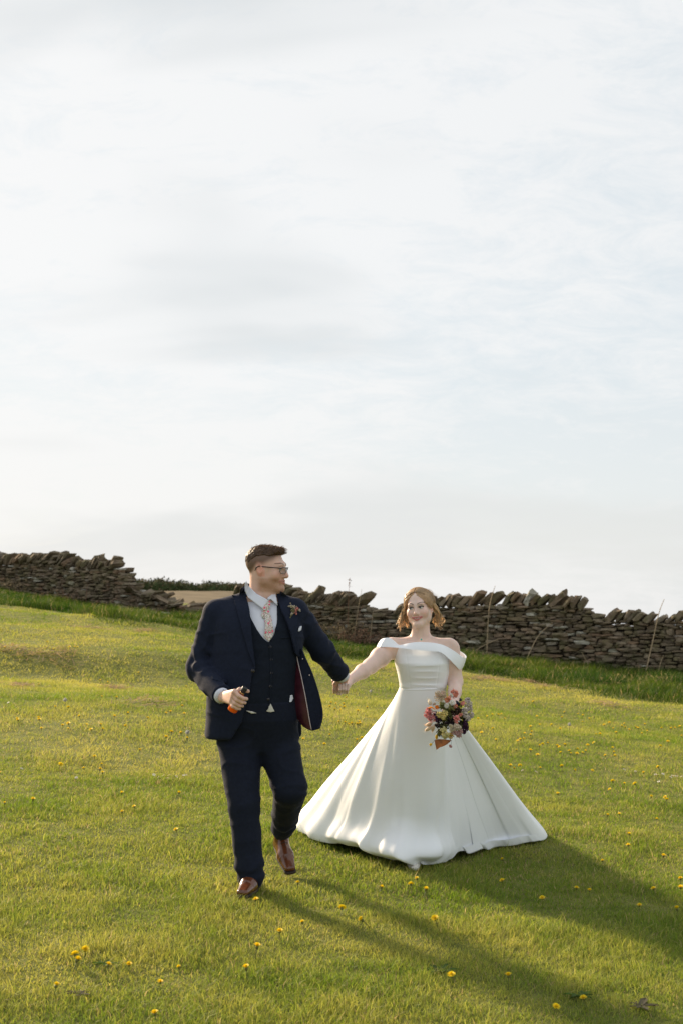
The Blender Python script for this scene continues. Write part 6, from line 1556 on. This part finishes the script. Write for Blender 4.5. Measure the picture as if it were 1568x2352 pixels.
def make_daisies():
    r = random.Random(19); bag = Bag()
    for i in range(13):
        th = 2 * math.pi * i / 13; d = np.array([math.cos(th), math.sin(th), 0]); s = np.array([-d[1], d[0], 0]) * 0.0022
        bag.add([d * 0.003 - s, d * 0.003 + s, d * 0.0115 + s + [0, 0, 0.001], d * 0.0115 - s + [0, 0, 0.001]], q=[(0, 1, 2, 3)], c=(0.80, 0.78, 0.76))
    v, q, t = tube([(0, 0, -0.001), (0, 0, 0.003)], [0.0042, 0.0025], 8); bag.add(v, q, t, (0.75, 0.45, 0.03)); v, q, t = tube([(0, 0, -0.03), (0, 0, 0)], 0.001, 5); bag.add(v, q, t, (0.15, 0.18, 0.05))
    me = bag.mesh('daisy', False); me.materials.append(M_PETAL)
    pts = [(x * 0.28, 1442.6 + y * 0.28) for x, y in ((1265, 1222), (1300, 1243), (1340, 1228), (1372, 1248), (1388, 1225), (1450, 1237), (1510, 1226), (1525, 1222), (70, 620), (628, 1246), (180, 1170))] + [(1066 + x * 0.32, 1505.3 + y * 0.32) for x, y in ((413, 838), (513, 848), (418, 880), (885, 898), (1145, 830), (1225, 843), (1190, 845), (1368, 867), (1385, 868), (1423, 862), (1480, 885), (1492, 875), (1503, 875), (1520, 880), (1553, 882), (1392, 918))]
    for u, v in pts:
        p = on_ground(u, v + 5); o = obj('daisy', me, None, None, p + Vector((0, 0, 0.032)), (r.gauss(-0.4, 0.2), r.gauss(0, 0.2), r.uniform(0, 6)))
        s = r.uniform(0.9, 1.2); o.scale = (s, s, s); tag(o, 'tiny white daisy in the short grass', 'flower', 'daisies in the lawn')
    # seed clocks
    r2 = np.random.default_rng(4); b = Bag()
    for _ in range(160):
        d = r2.normal(0, 1, 3); d /= np.linalg.norm(d); s = np.cross(d, r2.normal(0, 1, 3)); s /= np.linalg.norm(s); b.add([d * 0.003, d * 0.017 + s * 0.004, d * 0.019, d * 0.017 - s * 0.004], q=[(0, 1, 2, 3)], c=(0.70, 0.68, 0.64))
    head = b.mesh('seed_head', False); head.materials.append(M_PETAL)
    b = Bag(); v, q, t = tube([(0, 0, -0.09), (0.002, 0, -0.04), (0, 0, 0)], 0.0018, 6); b.add(v, q, t); stem = b.mesh('stem'); stem.materials.append(M_STEM)
    for u, v in ((150, 1609.5), (1306.6, 1666), (851, 1588.6), (431, 1684)):
        p0 = on_ground(u, v); p = on_ground(u, v + 0.07 * F / p0.y); e = empty('dandelion_clock', p); tag(e, 'round white dandelion seed head standing in the lawn', 'flower', 'dandelion clocks')
        for nm, m_ in (('seed_head', head), ('stem', stem)): o = bpy.data.objects.new(nm, m_); COL.objects.link(o); o.parent = e; o.location = (0, 0, 0.075)
make_daisies()

# tall dead stalks in front of the wall
M_STALK = mat_plain('dead_stalk', (0.40, 0.30, 0.19), 0.8, 0.2, var=0.2, vscale=8)
M_TWIG = mat_plain('dead_bramble', (0.22, 0.12, 0.075), 0.85, 0.1, var=0.3, vscale=8)
def stalk(pts, rad, label, off=0.35, seedhead=False, mat=None):
    P = []
    for u, v in pts: P.append(np.array(at(u, v, float(np.interp(pts[0][0], wu, wd)) - off)))
    b = P[0]; P[0][2] = min(b[2], gz(b[0], b[1]) + 0.02) if pts[0][1] > 1420 or pts[0][0] < 300 else b[2]
    base = P[0].copy(); Pc = curve2([tuple(p) for p in P], 8, False)
    bag = Bag(); v, q, t = tube(Pc - base, np.linspace(rad, rad * 0.4, len(Pc)), 6); bag.add(v, q, t)
    if seedhead:
        r = np.random.default_rng(3)
        for _ in range(40):
            c = (Pc[-1] - base) + np.array([r.normal(0, 0.012), r.normal(0, 0.012), -r.uniform(0, 0.22)]); d = r.normal(0, 0.012, (3, 3)); bag.add(c + d, t=[(0, 1, 2)])
    o = obj('dead_stalk', bag.mesh('dead_stalk'), mat or M_STALK, None, base); tag(o, label, 'plant stalk'); return o
stalk([(1116, 1494), (1122, 1401), (1136, 1345)], 0.011, 'tall upright pale dead stalk rising past the coping beside the bride\'s shoulder')
stalk([(1205, 1505), (1234, 1462), (1268, 1430)], 0.012, 'bent dead stalk leaning right across the middle of the long wall')
stalk([(1068, 1502), (1111, 1482), (1155, 1464)], 0.010, 'low pale dead stem slanting up from behind the bride\'s arm')
stalk([(1480, 1548), (1497, 1476), (1511, 1412), (1524, 1376)], 0.013, 'tallest pale dead stalk crossing the wall beyond its lowered coping')
stalk([(1509, 1548), (1515, 1525), (1522, 1505)], 0.009, 'short thin dead stalk just beside the tallest stalk')
stalk([(1360, 1541), (1346, 1520), (1335, 1498)], 0.010, 'short dead stalk leaning left from the end of a lying stick')
stalk([(1358, 1541), (1430, 1545), (1512, 1551)], 0.010, 'pale dead stick lying along the foot of the wall')
stalk([(847, 1477), (852, 1440), (856, 1405)], 0.009, 'straight pale dead stalk beside a large flat stone near the bride')
stalk([(812, 1458), (820, 1410), (830, 1353)], 0.007, 'thin dead stalk with faint tip standing above the wall between the couple')
stalk([(797, 1460), (799, 1400), (802, 1328)], 0.007, 'thin dock stalk with a dark seed head standing highest above the wall', seedhead=True, mat=M_TWIG)
stalk([(808, 1460), (820, 1420), (833, 1389)], 0.007, 'thin russet stalk leaning between the two dead stalks', mat=M_TWIG)
stalk([(150, 1398), (147, 1375), (143, 1350)], 0.010, 'russet dead stem against the tall broken wall', mat=M_TWIG)
stalk([(197, 1390), (199, 1365), (201, 1342)], 0.008, 'thin dark dead stem near the broken end of the wall', mat=M_TWIG)

def dry_clump(u, v, w, h, n, col, label, name, seed, off=0.5):
    r = np.random.default_rng(seed); Yc = float(np.interp(u, wu, wd)) - off; c = np.array(at(u, v, Yc)); c[2] = gz(c[0], c[1])
    bag = Bag()
    for _ in range(n):
        b = np.array([r.normal(0, w), r.normal(0, 0.15), 0]); d = np.array([r.normal(0, 0.5), r.normal(0, 0.3), 1]); ln = h * r.uniform(0.4, 1.1); p1 = b + d * ln * 0.5; p2 = b + d * ln * 0.85 + np.array([r.normal(0, 0.08), 0, -0.03])
        vv_, q, t = tube([b, p1, p2], [0.004, 0.003, 0.001], 3, False); bag.add(vv_, q, None, np.array(col) * r.uniform(0.6, 1.4))
        for _ in range(2):
            k = p1 + (p2 - p1) * r.random(); bag.add(k + r.normal(0, 0.02, (3, 3)), t=[(0, 1, 2)], c=np.array(col) * r.uniform(0.6, 1.4))
    tag(obj(name, bag.mesh(name, False), mat_plain(name + '_stems', (1, 1, 1), 0.85, 0.1, vcol=True, trans=0.2), None, c), label, 'dry plant')
dry_clump(835, 1472, 0.28, 0.45, 90, (0.26, 0.15, 0.10), 'russet clump of dead bracken at the wall between the couple', 'dead_bracken', 1)
dry_clump(785, 1468, 0.30, 0.50, 80, (0.34, 0.25, 0.14), 'straw-coloured clump of dead grass at the wall beside the groom\'s arm', 'dead_grass', 2)
dry_clump(148, 1392, 0.25, 0.4, 60, (0.30, 0.19, 0.12), 'small russet dead weed clump by the tall broken wall', 'dead_weed', 3)
dry_clump(350, 1428, 0.3, 0.35, 60, (0.30, 0.20, 0.13), 'brown dead stems in front of the tumbled stone heap', 'dead_weed', 4)
dry_clump(1475, 1600, 0.35, 0.35, 70, (0.30, 0.26, 0.10), 'yellowing weed clump in the long grass before the lowered coping', 'yellow_weed', 5, 3.0)
dry_clump(20, 1350, 0.25, 0.5, 50, (0.36, 0.27, 0.16), 'pale dead grass clump at the foot of the tall wall away from its broken end', 'dead_grass', 6)

# dried clippings left by the mower
def make_clippings():
    pts = [(u, v, w) for u, v, w in ((10, 1497, 40), (60, 1503, 60), (100, 1520, 60), (150, 1506, 40), (66, 1578, 30), (270, 1584, 30), (340, 1622, 60), (1170, 1566, 60), (1215, 1569, 30), (1255, 1582, 40), (1090, 1560, 60), (1110, 1562, 60), (1020, 1530, 40), (860, 1534, 40), (780, 1538, 60), (640, 1520, 60), (1400, 1622, 40), (200, 1445, 60), (330, 1452, 40), (600, 1490, 80))]
    r = np.random.default_rng(8); bag = Bag()
    for u, v, w in pts:
        c = on_ground(u, v); wm = w / F * c.y
        for _ in range(75):
            x = c.x + r.normal(0, wm * 0.55); y = c.y + r.normal(0, 0.22) + 0.3 * float(noise2(np.array([x * 2.5]), np.array([0.0]), 9)[0]); z = gz(x, y) + 0.02 + abs(r.normal(0, 0.018)); a = r.uniform(0, 6.28); L = r.uniform(0.03, 0.09); d = np.array([math.cos(a), math.sin(a), r.normal(0, 0.2)]) * L; s = np.array([-math.sin(a), math.cos(a), 0.3]) * 0.004
            p = np.array([x, y, z]); bag.add([p - d - s, p - d + s, p + d + s, p + d - s], q=[(0, 1, 2, 3)], c=np.array((0.44, 0.31, 0.19)) * r.uniform(0.55, 1.2))
    tag(obj('grass_clippings', bag.mesh('grass_clippings', False), M_GRASS), 'brown dried grass clippings lying in streaks on the lawn', 'clippings', kind='stuff')
make_clippings()

# broad-leaved rosettes and withered leaves in the turf
def rosette(u, v, n, L, col, label, name, seed, flat=0.3):
    r = np.random.default_rng(seed); c = on_ground(u, v); bag = Bag()
    for i in range(n):
        th = 2 * math.pi * i / n + r.normal(0, 0.3); d = np.array([math.cos(th), math.sin(th), 0]); s = np.array([-d[1], d[0], 0]); l = L * r.uniform(0.6, 1.1); w = l * 0.17; up = r.uniform(0.5, 1.2) * flat; cc = np.array(col) * r.uniform(0.7, 1.25)
        rows = []
        for t in np.linspace(0, 1, 6): rows += [d * l * t + np.array([0, 0, l * up * t * (1 - 0.6 * t)]) + s * w * k * (math.sin(math.pi * min(1, 0.12 + 0.88 * t)) ** 0.8) * (1 + 0.2 * r.normal()) + np.array([0, 0, abs(k) * w * 0.35]) for k in (-1, 0, 1)]
        bag.add(rows, q=grid_quads(3, 6), c=cc)
    tag(obj(name, bag.mesh(name), M_GRASS, None, c + Vector((0, 0, 0.012))), label, 'leaves')
rosette(1010, 2238, 9, 0.075, (0.07, 0.12, 0.03), 'dark green dandelion leaves beside a lone yellow flower below the gown\'s shadow', 'leaf_rosette', 1)
rosette(1330, 2296, 11, 0.07, (0.08, 0.14, 0.03), 'lush leaf rosette in the grass near the withered leaves', 'leaf_rosette', 2)
rosette(185, 2292, 7, 0.055, (0.10, 0.085, 0.06), 'withered grey-brown leaf rosette near the cluster of large dandelions', 'leaf_rosette', 3)
rosette(1470, 2318, 9, 0.085, (0.13, 0.115, 0.075), 'withered pale leaves around a bare spot in the turf', 'withered_leaves', 4, 0.15)
rosette(240, 2222, 8, 0.06, (0.09, 0.15, 0.03), 'green leaf rosette under the largest open dandelion', 'leaf_rosette', 5)
